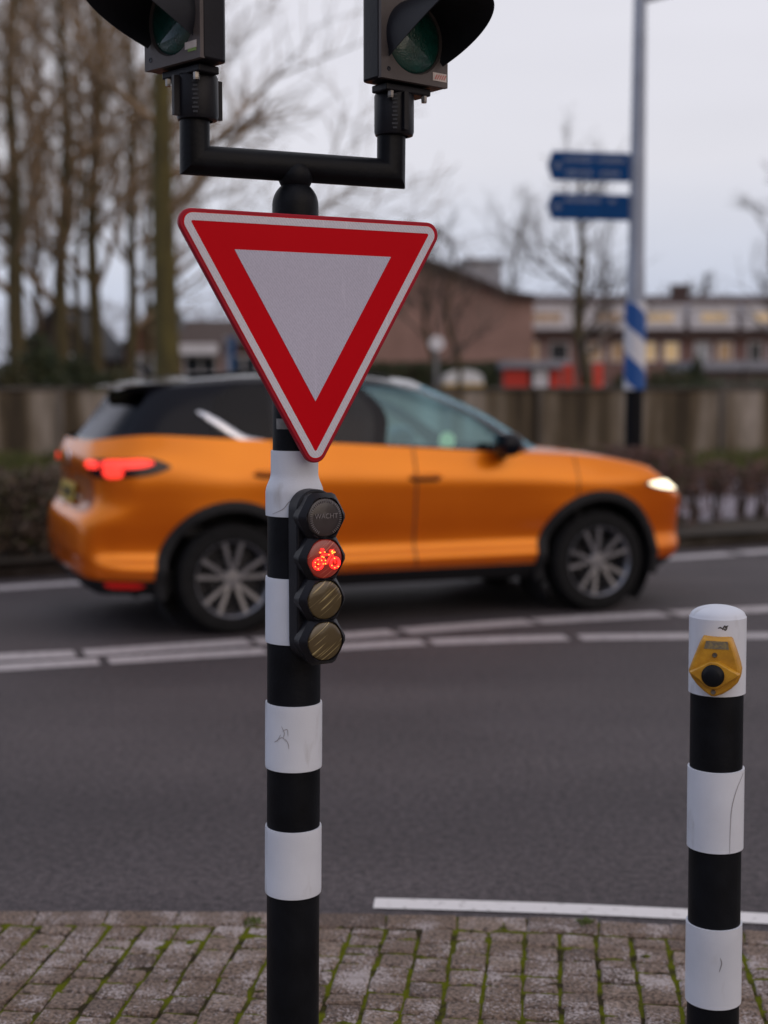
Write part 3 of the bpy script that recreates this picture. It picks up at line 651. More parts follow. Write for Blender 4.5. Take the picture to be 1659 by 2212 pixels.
bush(20, 760, 110, 33, 'dark bush behind the wall at the left picture edge', OLIVE)
bush(185, 770, 110, 36, 'dark low bush behind the wall right of the second tree trunk')
bush(262, 790, 110, 37, 'low dark bush between the third and fourth tree trunks', OLIVE)
bush(345, 800, 90, 40, 'low bush at the foot of the thick tree trunk', OLIVE)
bush(1440, 790, 110, 40, 'olive bush behind the wall just right of the striped lamp post', OLIVE)
bush(1500, 772, 50, 43, 'green bush at the corner of the garage', EVER)
bush(1345, 800, 70, 41, 'olive bush behind the lamp post and the tall red panel', OLIVE)
hx = [Vector((gx(u, 58), 58, 0)) for u in (740, 900, 1020, 1090)]
scatter_hedge('hedge', EVER, STEM, hx, gzv(783, 58), 1.2, 9000, .13, .0, 'clipped dark green hedge at the foot of the brown brick building', 10, 0, .04)
hx = [Vector((gx(u, 40), 40, 0)) for u in (1385, 1480, 1560, 1700)]
scatter_hedge('hedge', EVER, STEM, hx, gzv(822, 40), 1.0, 3000, .10, .0, 'low dark hedge behind the wall before the garages', 10, 0, .10)

# ================================================================== TREES (bare)
BARK = pbr('tree_bark', (.105, .082, .036), .95, scale=7, col2=(.05, .04, .02), stretch=(1, 1, .25), bump=.5, bscale=18)
BARKG = pbr('mossy_bark', (.115, .095, .030), .95, scale=5, col2=(.06, .05, .022), stretch=(1, 1, .25), bump=.5, bscale=18)
TWIG = pbr('tree_twig', (.27, .19, .12), .95, scale=2, col2=(.19, .135, .085))
TWIGG = pbr('grey_twig', (.13, .105, .09), .95, scale=2, col2=(.09, .075, .065))
def grow(mb, p, d, length, r, level, rng, maxl, twigr, up=.25, kids=(4, 6), spread=.75, wob=.18):
    n = 5 if level == 0 else (4 if level < 3 else 3); pts = [p.copy()]; rad = [r]; dd = d.copy()
    for i in range(n):
        dd = (dd + Vector((rng.gauss(0, wob), rng.gauss(0, wob), rng.gauss(0, wob) * .6 + up * .25))).normalized()
        pts.append(pts[-1] + dd * (length / n)); rad.append(max(twigr, r * (1 - .72 * (i + 1) / n)))
    mb.tube(pts, rad, 6 if level < 2 else 3, False)
    if level >= maxl: return
    k = rng.randint(*kids)
    for j in range(k):
        f = .22 + .78 * (j + rng.random()) / k; i = min(int(f * n), n - 1); q = pts[i].lerp(pts[i + 1], f * n - i); t = (pts[i + 1] - pts[i]).normalized()
        a = t.orthogonal().normalized(); a = Matrix.Rotation(rng.random() * 6.283, 3, t) @ a
        nd = (t * (1 - spread * .5) + a * spread * rng.uniform(.6, 1.1) + Vector((0, 0, up))).normalized()
        grow(mb, q, nd, length * rng.uniform(.45, .68), max(twigr, rad[i] * .62), level + 1, rng, maxl, twigr, up, kids, spread, wob)
def tree(name, label, u, Y, H, r0, first, seed, nb=16, blen=.33, lean=0, bark=None, twig=None, maxl=3, kids=(4, 6), up=.25, spread=.75, twigr=.009, base_z=0.0, group=None, extra=(), topr=.16, curv=1.0):
    rng = random.Random(seed); x = gx(u, Y); t = thing(name, label, 'tree', (x, Y, base_z), 0, group)
    tm = MB(); n = 14; pts = []; rad = []
    for i in range(n + 1):
        f = i / n; pts.append(Vector((lean * f * H + curv * (.16 * math.sin(f * 5 + seed) + .09 * math.sin(f * 13 + seed * 3)) * f * 2.2, .2 * math.sin(f * 4 + seed * 2) * f * 2, f * H)))
        rad.append(r0 * (1.25 if i == 0 else 1) * (1 - f) ** .7 + r0 * topr * (1 - f) + .015)
    tm.tube(pts, rad, 12, True); tm.build('trunk', bark or BARK, t)
    cm = MB(); P = pts
    for j in range(nb):
        f = first + (.97 - first) * (j + rng.random() * .8) / nb; i = min(int(f * n), n - 1); q = P[i].lerp(P[i + 1], f * n - i)
        a = rng.random() * 6.283; el = rng.uniform(.45, 1.0)
        d = Vector((math.cos(a) * math.cos(el), math.sin(a) * math.cos(el), math.sin(el)))
        L_ = H * blen * (1 - .72 * (f - first) / (1 - first)) * rng.uniform(.75, 1.15)
        grow(cm, q, d, L_, max(.02, rad[i] * .52), 1, rng, maxl, twigr, up, kids, spread)
    for (hz_, d, L_, r_) in extra: 
        f = hz_ / H; i = min(int(f * n), n - 1); q = P[i].lerp(P[i + 1], f * n - i)
        grow(cm, q, Vector(d).normalized(), L_, r_, 0, rng, 3, twigr, .10, (5, 6), .7, .10)
    cm.build('crown', twig or TWIG, t, smooth=60, weld=False); return t
GT = 'row of tall bare trees'
tree('bare_tree', 'leftmost tall bare tree of the row, its trunk near the left picture edge', 46, 40, 17, .245, .24, 3, 15, .33, group=GT, twigr=.015, kids=(4, 6))
tree('bare_tree', 'second bare tree from the left, slim trunk right of the dark gabled house ridge', 143, 42, 17, .215, .22, 11, 15, .32, group=GT, twigr=.015, kids=(4, 6))
tree('bare_tree', 'third bare tree from the left with a slim straight trunk', 214, 44, 18, .205, .22, 23, 15, .32, group=GT, twigr=.015, kids=(4, 6))
tree('bare_tree', 'fourth bare tree with the thinnest trunk of the row, left of the thick one', 284, 45, 16, .165, .22, 31, 14, .32, group=GT, twigr=.015, kids=(4, 6))
tree('bare_tree', 'thickest mossy bare tree of the row, behind the left traffic light', 366, 30, 16, .21, .30, 42, 11, .24, lean=-.008, curv=.25, topr=.45, bark=BARKG, group=GT, twigr=.010, kids=(4, 6),
     extra=((3.9, (.80, .1, .95), 4.6, .075), (5.2, (.6, .5, 1.1), 3.6, .05)))
tree('bare_tree', 'faint bare tree far behind the row at the left edge', -40, 52, 18, .17, .20, 57, 17, .33, twigr=.019, kids=(5, 7))
tree('bare_tree', 'bare tree standing behind the gap between the second and third trunks', 178, 56, 18, .15, .20, 61, 17, .33, twigr=.019, kids=(5, 7))
tree('street_tree', 'bare street tree in front of the terraced houses, left of the lamp post', 1262, 34, 7.3, .15, .25, 71, 12, .40, bark=BARK, twig=TWIGG, twigr=.006, up=.15)
tree('street_tree', 'slim bare sapling in front of the brick building, nearer the yield sign', 936, 42, 6.4, .09, .35, 83, 10, .36, twig=TWIGG, twigr=.011)
tree('street_tree', 'slim bare sapling in front of the brick building, right of the round sign', 985, 42, 6.0, .075, .35, 89, 9, .36, twig=TWIGG, twigr=.011)
tree('street_tree', 'faint bare tree rising over the roof slope of the brick building', 1110, 80, 12.5, .16, .35, 97, 9, .34, twig=TWIGG, twigr=.012)
tree('street_tree', 'bare tree cut by the right edge of the picture above the houses', 1672, 62, 10.5, .2, .3, 101, 11, .34, twig=TWIGG, twigr=.012)
tree('street_tree', 'small far bare tree over the roofs right of the lamp post', 1500, 100, 9.6, .13, .4, 103, 14, .34, twig=TWIGG, twigr=.02)
tree('bare_tree', 'faint bare tree standing behind the gap between the first and second trunks', 92, 58, 19, .15, .2, 67, 17, .33, twigr=.02, kids=(5, 7))
tree('bare_tree', 'faint bare tree standing behind the gap left of the thick mossy trunk', 318, 60, 18, .15, .2, 69, 17, .33, twigr=.02, kids=(5, 7))
# far wood
FARW = leafy('far_twigs', [(.10, .075, .06), (.15, .11, .09), (.12, .095, .085)])
mb = MB(); rng = random.Random(5)
for k in range(12000):
    x = rng.uniform(-75, -6); hmax = 9.0 + 2.6 * noise.noise(Vector((x * .13, 2, 0))) + 1.5 * noise.noise(Vector((x * .5, 7, 0))); z = hmax * rng.random() ** .6
    q = Vector((x, 120 + rng.uniform(-4, 4), z)); d = Vector((rng.gauss(0, .5), rng.gauss(0, .5), rng.gauss(.6, .5))).normalized(); e = d.orthogonal().normalized() * .05; s_ = rng.uniform(.3, .9)
    mb.add([q - e, q + e, q + d * s_], [(0, 1, 2)])
stuff(mb.build('far_wood', FARW, smooth=0, weld=False), 'far line of reddish brown bare trees on the horizon behind the houses at left', 'wood')

# ================================================================== LAMP POST WITH DIRECTION SIGNS
LY = 15.0; lp = thing('lamp_post', 'tall grey lamp post with a blue and white spiral sleeve and black foot', 'lamp post', (gx(1368, LY), LY, .1))
LG = pbr('lamp_grey', (.36, .40, .48), .5, scale=3, var=.08, spec=.2)
zb, zs0, zs1 = 0, gzv(842, LY) - .1, gzv(655, LY) - .1; ztop = gzv(2, LY) - .1
mb = MB(); mb.lathe([(.098, zs1 - .02), (.094, zs1 + .35), (.088, zs1 + .4), (.072, ztop - .4), (.068, ztop + .05), (.05, ztop + .09), (.005, ztop + .1)], 24); mb.build('column', LG, lp)
mb = MB(); mb.lathe([(.12, 0), (.12, .02), (.098, .04), (.095, zs0 + .02)], 24); mb.build('foot', pbr('black_coating', (.008, .008, .010), .5, var=.1, spec=.12), lp)
def spiral_mat():
    m = bpy.data.materials.new('spiral_sleeve'); m.use_nodes = True; n = m.node_tree.nodes; l = m.node_tree.links; p = n['Principled BSDF']; p.inputs['Roughness'].default_value = .45
    tcn = n.new('ShaderNodeTexCoord'); s_ = n.new('ShaderNodeSeparateXYZ'); l.new(tcn.outputs['Object'], s_.inputs[0])
    at2 = n.new('ShaderNodeMath'); at2.operation = 'ARCTAN2'; l.new(s_.outputs[0], at2.inputs[0])
    ng = n.new('ShaderNodeMath'); ng.operation = 'MULTIPLY'; ng.inputs[1].default_value = -1; l.new(s_.outputs[1], ng.inputs[0]); l.new(ng.outputs[0], at2.inputs[1])
    a = n.new('ShaderNodeMath'); a.operation = 'MULTIPLY'; a.inputs[1].default_value = .0955; l.new(at2.outputs[0], a.inputs[0])
    ad = n.new('ShaderNodeMath'); ad.operation = 'ADD'; l.new(s_.outputs[2], ad.inputs[0]); l.new(a.outputs[0], ad.inputs[1])
    sc_ = n.new('ShaderNodeMath'); sc_.operation = 'MULTIPLY_ADD'; sc_.inputs[1].default_value = 1 / .60; sc_.inputs[2].default_value = SPH; l.new(ad.outputs[0], sc_.inputs[0])
    fr = n.new('ShaderNodeMath'); fr.operation = 'FRACT'; l.new(sc_.outputs[0], fr.inputs[0]); gt = n.new('ShaderNodeMath'); gt.operation = 'GREATER_THAN'; gt.inputs[1].default_value = .5; l.new(fr.outputs[0], gt.inputs[0])
    mx = n.new('ShaderNodeMix'); mx.data_type = 'RGBA'; mx.inputs[6].default_value = (.66, .66, .70, 1); mx.inputs[7].default_value = (.004, .075, .30, 1); l.new(gt.outputs[0], mx.inputs[0]); l.new(mx.outputs[2], p.inputs['Base Color']); return m
# middle of the upper blue stripe lies at pixel row 705 on the near side
SPH = .75 - (gzv(692, LY) - .1) / .60
mb = MB(); mb.lathe([(.10, zs0), (.114, zs0 + .004), (.114, zs1 - .004), (.10, zs1)], 40); mb.build('sleeve', spiral_mat(), lp)
mb = MB(); mb.tube([(0, 0, ztop + .02), (.25, -.02, ztop + .07), (.9, -.05, ztop + .22), (1.5, -.08, ztop + .32)], [.055, .045, .04, .035], 12); arm = mb.build('arm', LG, lp)
mb = MB(); mb.box((1.85, -.1, ztop + .36), (.75, .26, .10), Matrix.Rotation(R(-8), 3, 'Y')); mb.build('lamp_head', LG, lp, bevel=.03)
DBLUE = pbr('sign_blue', (.004, .055, .20), .6, var=.06, spec=.12); SWH = pbr('sign_lettering', (.30, .34, .42), .5, var=.05)
for (v0, v1, rows, lb) in ((332, 394, ((.17, [(.0, .42), (.52, .92)]), (-.17, [(.02, .42), (.56, .86)])), 'upper blue direction sign on the lamp post, with two faint lines of lettering'),
                           (422, 478, ((.19, [(.0, .55), (.70, .80)]),), 'lower blue direction sign on the lamp post, with one faint line of lettering')):
    zc = (gzv(v0, LY) + gzv(v1, LY)) / 2; hh = gzv(v0, LY) - gzv(v1, LY); wd = 178 * LY / FPX / math.cos(R(9))
    t = thing('direction_sign', lb, 'sign', (gx(1350, LY), LY - .02, zc), R(10), 'blue direction signs on the lamp post')
    mb = MB(); mb.prism([(-wd, 0), (-wd * .94, hh / 2), (0, hh / 2), (0, -hh / 2), (-wd * .94, -hh / 2)], -.02, .02); mb.build('panel', DBLUE, t, smooth=0, bevel=.006)
    mb = MB(); mb.box((.03, .02, hh * .25), (.16, .05, .05)); mb.box((.03, .02, -hh * .25), (.16, .05, .05)); mb.build('bracket', LG, t, smooth=0)
    mb = MB(); rng = random.Random(int(v0))
    for (dz, spans) in rows:
        for (a, b) in spans:
            x = -wd * .80 + a * wd * .78; xe = -wd * .80 + b * wd * .78
            while x < xe: 
                lw = rng.uniform(.014, .024); mb.box((x + lw / 2, -.0212, dz * hh * 1.35), (lw * .55, .002, hh * rng.uniform(.13, .2))); x += lw + .008
    mb.build('lettering', SWH, t, smooth=0)
    mb = MB(); cxx = -wd * .885
    for sx_ in (-1, 1):
        for k in range(14):
            a = 2 * math.pi * k / 14; mb.box((cxx + sx_ * .022 + .017 * math.cos(a), -.0212, -.012 + .017 * math.sin(a)), (.007, .002, .007))
    mb.box((cxx, -.0212, .012), (.045, .002, .008)); mb.box((cxx + .012, -.0212, .03), (.02, .002, .008)); mb.box((cxx - .012, -.0212, .0), (.008, .002, .03), Matrix.Rotation(R(30), 3, 'Y'))
    mb.build('cycle_symbol', SWH, t, smooth=0)

# ================================================================== THE ORANGE CAR
PSI = R(21.2)
fw = Vector((math.cos(PSI), math.sin(PSI), 0)); lf = Vector((-math.sin(PSI), math.cos(PSI), 0))
rear_contact = gz(497, 1358, 0)
car_loc = rear_contact - fw * .935 + lf * .80 + Vector((0, -.15, 0))
car = thing('car', 'orange sports utility car with black roof, lit tail lights and headlights, driving right', 'car', (car_loc.x, car_loc.y, 0), PSI)
def car_paint():
    # red-orange pigment, golden flake, clear lacquer
    m = bpy.data.materials.new('orange_paint'); m.use_nodes = True; MATS['orange_paint'] = m; n = m.node_tree.nodes; l = m.node_tree.links; n.clear()
    o = n.new('ShaderNodeOutputMaterial'); d = n.new('ShaderNodeBsdfDiffuse'); d.inputs[0].default_value = (.70, .066, .0004, 1)
    g = n.new('ShaderNodeBsdfGlossy'); g.inputs[0].default_value = (.86, .335, .022, 1); g.inputs['Roughness'].default_value = .40
    tcn = n.new('ShaderNodeTexCoord'); q = n.new('ShaderNodeTexNoise'); q.inputs['Scale'].default_value = 3; q.inputs['Detail'].default_value = 5; l.new(tcn.outputs['Object'], q.inputs[0])
    mr_ = n.new('ShaderNodeMapRange'); mr_.inputs[3].default_value = .34; mr_.inputs[4].default_value = .46; l.new(q.outputs[0], mr_.inputs[0]); l.new(mr_.outputs[0], g.inputs['Roughness'])
    mx = n.new('ShaderNodeMixShader'); mx.inputs[0].default_value = .54; l.new(d.outputs[0], mx.inputs[1]); l.new(g.outputs[0], mx.inputs[2])
    c = n.new('ShaderNodeBsdfGlossy'); c.inputs[0].default_value = (1, 1, 1, 1); c.inputs['Roughness'].default_value = .07
    f = n.new('ShaderNodeFresnel'); f.inputs[0].default_value = 1.33; m2 = n.new('ShaderNodeMixShader'); l.new(f.outputs[0], m2.inputs[0]); l.new(mx.outputs[0], m2.inputs[1]); l.new(c.outputs[0], m2.inputs[2]); l.new(m2.outputs[0], o.inputs[0])
    return m
PAINT = car_paint()
BLK = pbr('black_gloss', (.006, .007, .012), .16, var=.02, spec=.2); BLKP = pbr('black_plastic', (.015, .015, .017), .6, spec=.25, var=.1, scale=30, bump=.1, bscale=200)
def glass(name, tint, alpha, rough=.03, refl=.035, gc=(.80, .82, .90, 1)):
    m = bpy.data.materials.new(name); m.use_nodes = True; n = m.node_tree.nodes; l = m.node_tree.links; n.clear()
    o = n.new('ShaderNodeOutputMaterial'); t = n.new('ShaderNodeBsdfTransparent'); t.inputs[0].default_value = tint + (1,)
    g = n.new('ShaderNodeBsdfGlossy'); g.inputs['Roughness'].default_value = rough; g.inputs[0].default_value = gc
    lw = n.new('ShaderNodeLayerWeight'); lw.inputs[0].default_value = .5; pw = n.new('ShaderNodeMath'); pw.operation = 'POWER'; pw.inputs[1].default_value = 4; l.new(lw.outputs['Facing'], pw.inputs[0])
    f = n.new('ShaderNodeMath'); f.operation = 'MULTIPLY_ADD'; f.inputs[1].default_value = .5; f.inputs[2].default_value = refl; l.new(pw.outputs[0], f.inputs[0])
    gm = n.new('ShaderNodeNewGeometry'); inv = n.new('ShaderNodeMath'); inv.operation = 'SUBTRACT'; inv.inputs[0].default_value = 1; l.new(gm.outputs['Backfacing'], inv.inputs[1]); f2 = n.new('ShaderNodeMath'); f2.operation = 'MULTIPLY'; l.new(f.outputs[0], f2.inputs[0]); l.new(inv.outputs[0], f2.inputs[1]); f = f2
    mx = n.new('ShaderNodeMixShader'); l.new(f.outputs[0], mx.inputs[0]); l.new(t.outputs[0], mx.inputs[1]); l.new(g.outputs[0], mx.inputs[2]); l.new(mx.outputs[0], o.inputs[0]); MATS[name] = m; return m
GLS = glass('clear_glass', (.62, .92, 1.0), 1, refl=.12, gc=(.52, .82, .95, 1)); GLD = glass('privacy_glass', (.05, .06, .09), 1, refl=.02); GLM = glass('rear_side_glass', (.08, .10, .15), 1, refl=.03)
CHROME = pbr('chrome_trim', (.75, .76, .80), .14, metal=1.0, var=.02)
TYRE = pbr('tyre_rubber', (.012, .012, .013), .8, spec=.2, var=.15, scale=20); RIM = pbr('alloy', (.32, .32, .35), .32, metal=.85, var=.06, scale=8); RIMD = pbr('dark_alloy', (.035, .035, .04), .4, metal=.6, var=.1)
INT = pbr('car_interior', (.02, .02, .022), .8, var=.1, scale=9)
def lerp(a, b, f): return a + (b - a) * f
def level(zs, w, xr, zr_, xf, zf, tilt=0.0, arch=0.0, zl=None):
    xs = [xr - .035, xr - .02, xr + .03, xr + .185, .52, .95, 1.45, 2.2, 3.05, 3.65, 4.08, xf - .17, xf - .05, xf]
    ys = [0, .50, .765, w * .955, w * .985, w + arch, w, w, w, w + arch, w * .965, w * .84, w * .56, 0]
    zz = []
    for i, x in enumerate(xs):
        if zl: zz.append(zl[i]); continue
        if i <= 3: z = lerp(zr_, zs + tilt * .5, i / 4)
        elif i <= 9: z = zs + tilt * (2.2 - x) / 3.0
        else: z = lerp(zs - tilt * .5, zf, (i - 9) / 4)
        zz.append(z)
    return [Vector((x, y, z)) for x, y, z in zip(xs, ys, zz)]
LV = [level(.27, .82, .10, .31, 4.40, .24), level(.375, .895, .025, .42, 4.50, .34), level(.45, .915, .01, .51, 4.53, .43), level(.54, .868, .00, .59, 4.535, .53, arch=.018),
      level(.72, .893, .015, .75, 4.535, .67, tilt=.02, arch=.034), level(.85, .908, .095, .83, 4.535, .77, tilt=.04, arch=.022), level(.97, .916, .105, .99, 4.46, .83, tilt=.08, arch=.012),
      level(1.07, .893, .085, 1.13, 4.38, .88, tilt=.12), 
      level(0, .845, .135, 0, 4.28, 0, zl=[1.245, 1.25, 1.26, 1.28, 1.285, 1.26, 1.235, 1.19, 1.135, 1.095, 1.02, .95, .925, .915])]
LV[-1][4].y = .80; LV[-1][3].y = .76; LV[-1][2].y = .64
def ev(levels, u, v):
    rows = [cr_pt(r, u) for r in levels]
    return cr_pt(rows, v)
U = 230; V = 60; NL = len(LV) - 1
grid = [[ev(LV, 13 * i / U, NL * j / V) for i in range(U + 1)] for j in range(V + 1)]
AX = (.95, 3.63); WR = .362; AR = .435
def in_arch(x, z): return any((x - a) ** 2 + (z - WR) ** 2 < (AR + .015) ** 2 for a in AX)
body = MB(); clad = MB(); bidx = {}
def mirror(vs): return [Vector((v.x, -v.y, v.z)) for v in vs]
lower_v = 1.0
vsb = [grid[j][i] for j in range(V + 1) for i in range(U + 1)]
fb = []; fc = []
for j in range(V):
    for i in range(U):
        q = (j * (U + 1) + i, j * (U + 1) + i + 1, (j + 1) * (U + 1) + i + 1, (j + 1) * (U + 1) + i); c = sum((vsb[k] for k in q), Vector()) / 4
        if c.y > .6 and in_arch(c.x, c.z): continue
        (fc if NL * (j + .5) / V < lower_v else fb).append(q)
def used(vs, fs):
    ids = sorted({k for f in fs for k in f}); mp_ = {k: n for n, k in enumerate(ids)}; return [vs[k] for k in ids], [tuple(mp_[k] for k in f) for f in fs]
for tgt, fs in ((body, fb), (clad, fc)):
    a, b = used(vsb, fs); tgt.add(a, b); tgt.add(mirror(a), [tuple(reversed(f)) for f in b])
# bonnet: across from the belt edge, forward of the windscreen foot
cols = [i for i in range(U + 1) if 13 * i / U >= 8.0]
def hood_rows(i):
    p = grid[V][i]; k = max(0, min(1, (4.31 - p.x) / .75)) ** .8; return [Vector((p.x, p.y * f, p.z + k * h)) for f, h in ((1, 0), (.94, .014), (.82, .03), (.6, .042), (.3, .05), (0, .052))]
HR = [hood_rows(i) for i in cols]; vs = [p for r in HR for p in r]; fs = []
for a in range(len(cols) - 1):
    for b in range(5): fs.append((a * 6 + b, a * 6 + b + 1, (a + 1) * 6 + b + 1, (a + 1) * 6 + b))
body.add(vs, fs); body.add(mirror(vs), [tuple(reversed(f)) for f in fs])
ob = body.build('body', PAINT, car, smooth=50)
# cabin
G0 = [(.15, 0, 1.235), (.165, .40, 1.24), (.235, .63, 1.255), (.42, .76, 1.275), (.75, .80, 1.265), (1.1, .825, 1.24), (1.5, .83, 1.215), (2.2, .83, 1.175), (2.75, .825, 1.14), (3.06, .80, 1.115), (3.25, .70, 1.12), (3.36, .50, 1.14), (3.42, .25, 1.155), (3.44, 0, 1.155)]
G1 = [(.30, 0, 1.44), (.315, .37, 1.44), (.37, .58, 1.45), (.52, .685, 1.455), (.8, .725, 1.455), (1.1, .75, 1.445), (1.5, .76, 1.435), (2.2, .76, 1.425), (2.5, .75, 1.415), (2.68, .73, 1.40), (2.80, .64, 1.40), (2.92, .45, 1.41), (2.99, .22, 1.42), (3.0, 0, 1.42)]
G2 = [(.43, 0, 1.615), (.44, .33, 1.615), (.48, .52, 1.605), (.60, .60, 1.60), (.85, .635, 1.618), (1.1, .655, 1.635), (1.5, .665, 1.645), (1.95, .66, 1.635), (2.14, .655, 1.612), (2.25, .635, 1.595), (2.34, .56, 1.60), (2.44, .38, 1.62), (2.49, .19, 1.63), (2.5, 0, 1.63)]
G0, G1, G2 = ([Vector(p) for p in g_] for g_ in (G0, G1, G2))
G2b = [Vector((1.45 + (p.x - 1.45) * .95, p.y * .90, p.z + .022)) for p in G2]
G3 = [Vector((1.45 + (p.x - 1.45) * .80, p.y * .55, p.z + .04)) for p in G2]
G4 = [Vector((1.45 + (p.x - 1.45) * .62, 0, p.z * .3 + 1.69 * .7)) for p in G2]
GL = [G0, G1, G2, G2b, G3, G4]; UG, VG = 208, 50; NG = 5
cg = [[ev(GL, 13 * i / UG, NG * j / VG) for i in range(UG + 1)] for j in range(VG + 1)]
vsc = [p for r in cg for p in r]
def reg(u, v):
    if u < 2.35 and .12 < v < 1.75: return 'rear_window'
    if 4.25 < u < 5.35 and .10 < v < 1.78 - .9 * max(0, 4.75 - u): return 'quarter_glass'
    if 5.42 < u < 6.60 and .06 < v < 1.84: return 'rear_side_window'
    if 6.78 < u < 9.0 and .06 < v < 1.84: return 'front_side_window'
    if u > 9.95 and .10 < v < 1.86: return 'windscreen'
    return 'roof' if v > 1.9 else 'pillar_trim'
rf_ = {}
for j in range(VG):
    for i in range(UG):
        rf_.setdefault(reg(13 * (i + .5) / UG, NG * (j + .5) / VG), []).append((j * (UG + 1) + i, j * (UG + 1) + i + 1, (j + 1) * (UG + 1) + i + 1, (j + 1) * (UG + 1) + i))
ROOFM = pbr('black_roof', (.012, .012, .015), .22, var=.02, coat=.7)
for k, fs in rf_.items():
    a, b = used(vsc, fs); m_ = {'roof': ROOFM, 'pillar_trim': BLK, 'rear_window': GLD, 'quarter_glass': GLD, 'rear_side_window': GLM, 'front_side_window': GLS, 'windscreen': GLS}[k]
    if k in ('roof', 'pillar_trim', 'rear_window', 'windscreen'):
        mb = MB(); mb.add(a, b); mb.add(mirror(a), [tuple(reversed(f)) for f in b]); mb.build(k, m_, car, smooth=40)
    else:
        nm = 'side_window'
        for sgn in (1, -1):
            mb = MB(); mb.add(a if sgn == 1 else mirror(a), b if sgn == 1 else [tuple(reversed(f)) for f in b]); mb.build(nm, m_, car, smooth=40)
clad.build('lower_cladding', BLKP, car, smooth=50)
# surface sampling on the body and cabin sides
def body_y(x, z):
    best = None
    for j in range(V + 1):
        for i in range(40, U - 40):
            p = grid[j][i]; d = (p.x - x) ** 2 + (p.z - z) ** 2
            if best is None or d < best[0]: best = (d, p.y)
    return best[1]
def cab_y(x, z):
    best = None
    for j in range(0, 22):
        for i in range(30, 150):
            p = cg[j][i]; d = (p.x - x) ** 2 + (p.z - z) ** 2
            if best is None or d < best[0]: best = (d, p.y)
    return best[1]
# wheel arch flares and liners
for a in AX:
    for sgn in (-1, 1):
        mb = MB(); vs = []; fs = []; n = 40; T0, T1 = R(-14), R(194)
        for k in range(n + 1):
            t = T0 + (T1 - T0) * k / n; c, s_ = math.cos(t), math.sin(t)
            yo = max(.86, body_y(a + c * .52, WR + s_ * .52)); yi = max(.87, body_y(a + c * .47, WR + s_ * .47))
            for (r, y) in ((AR + .075, yo - .02), (AR + .07, yo + .012), (AR + .035, yi + .022), (AR + .005, yi + .02), (AR, yi - .02), (AR - .005, .70)):
                vs.append((a + c * r, sgn * y, WR + s_ * r))
        for k in range(n):
            for q in range(5): fs.append((k * 6 + q, k * 6 + q + 1, (k + 1) * 6 + q + 1, (k + 1) * 6 + q))
        mb.add(vs, fs); mb.build('wheel_arch', BLKP, car, smooth=45)
        mb = MB(); vs = []; fs = []
        for k in range(n + 1):
            t = R(-40) + R(260) * k / n; vs.append((a + math.cos(t) * (AR + .03), sgn * .84, WR + math.sin(t) * (AR + .03))); vs.append((a + math.cos(t) * (AR + .03), sgn * .50, WR + math.sin(t) * (AR + .03)))
        for k in range(n): fs.append((2 * k, 2 * k + 1, 2 * k + 3, 2 * k + 2))
        base = len(vs); vs.append((a, sgn * .50, WR)); fs += [(2 * k + 1, 2 * k + 3, base) for k in range(n)]
        mb.add(vs, fs); mb.build('arch_liner', INT, car, smooth=45)
# wheels
for ai, a in enumerate(AX):
    for sgn in (-1, 1):
        M = Matrix.Translation((a, sgn * .80, WR)) @ Matrix.Rotation(R(90) * sgn * -1, 4, 'X')
        M = Matrix.Translation((a, sgn * .80, WR)) @ (Matrix.Rotation(R(90), 4, 'X') if sgn < 0 else Matrix.Rotation(R(-90), 4, 'X'))
        tm = MB(); tm.lathe([(.245, -.105), (.30, -.115), (.338, -.105), (.356, -.085), (.362, -.05), (.362, .05), (.356, .085), (.338, .108), (.30, .116), (.250, .106), (.243, .09), (.243, -.09), (.245, -.105)], 56, M, caps=False)
        wheel = tm.build('wheel', TYRE, car, smooth=40)
        rm = MB(); rm.lathe([(.243, -.09), (.236, -.02), (.225, .06), (.238, .098), (.248, .107), (.251, .103)], 56, M, caps=False)
        rm.lathe([(.0, .055), (.045, .06), (.058, .075), (.05, .085), (.0, .088)], 24, M, caps=False)
        for k in range(5):
            for dd in (-1, 1):
                t = 2 * math.pi * k / 5 + .3 + ai * .25
                pin = Vector((math.cos(t + dd * .16) * .05, math.sin(t + dd * .16) * .05, .075)); pout = Vector((math.cos(t + dd * .245) * .238, math.sin(t + dd * .245) * .238, .094)); d = (pout - pin).normalized(); sd_ = Vector((-d.y, d.x, 0))
                w0, w1 = .017, .019; up_ = Vector((0, 0, .012))
                vs = [pin - sd_ * w0 - up_ * 2, pin + sd_ * w0 - up_ * 2, pin + sd_ * w0 * .7 + up_, pin - sd_ * w0 * .7 + up_, pout - sd_ * w1 - up_ * 2, pout + sd_ * w1 - up_ * 2, pout + sd_ * w1 * .7 + up_ * .5, pout - sd_ * w1 * .7 + up_ * .5]
                rm.add([M @ v for v in vs], [(0, 1, 2, 3), (7, 6, 5, 4), (0, 4, 5, 1), (1, 5, 6, 2), (2, 6, 7, 3), (3, 7, 4, 0)])
        rm.build('rim', RIM, wheel, smooth=35)
        dm = MB(); dm.lathe([(0, -.02), (.235, -.02)], 40, M, caps=False); dm.lathe([(0, .02), (.15, .02), (.155, .0), (.155, -.02)], 32, M, caps=False); dm.build('brake_disc', RIMD, wheel, smooth=35)
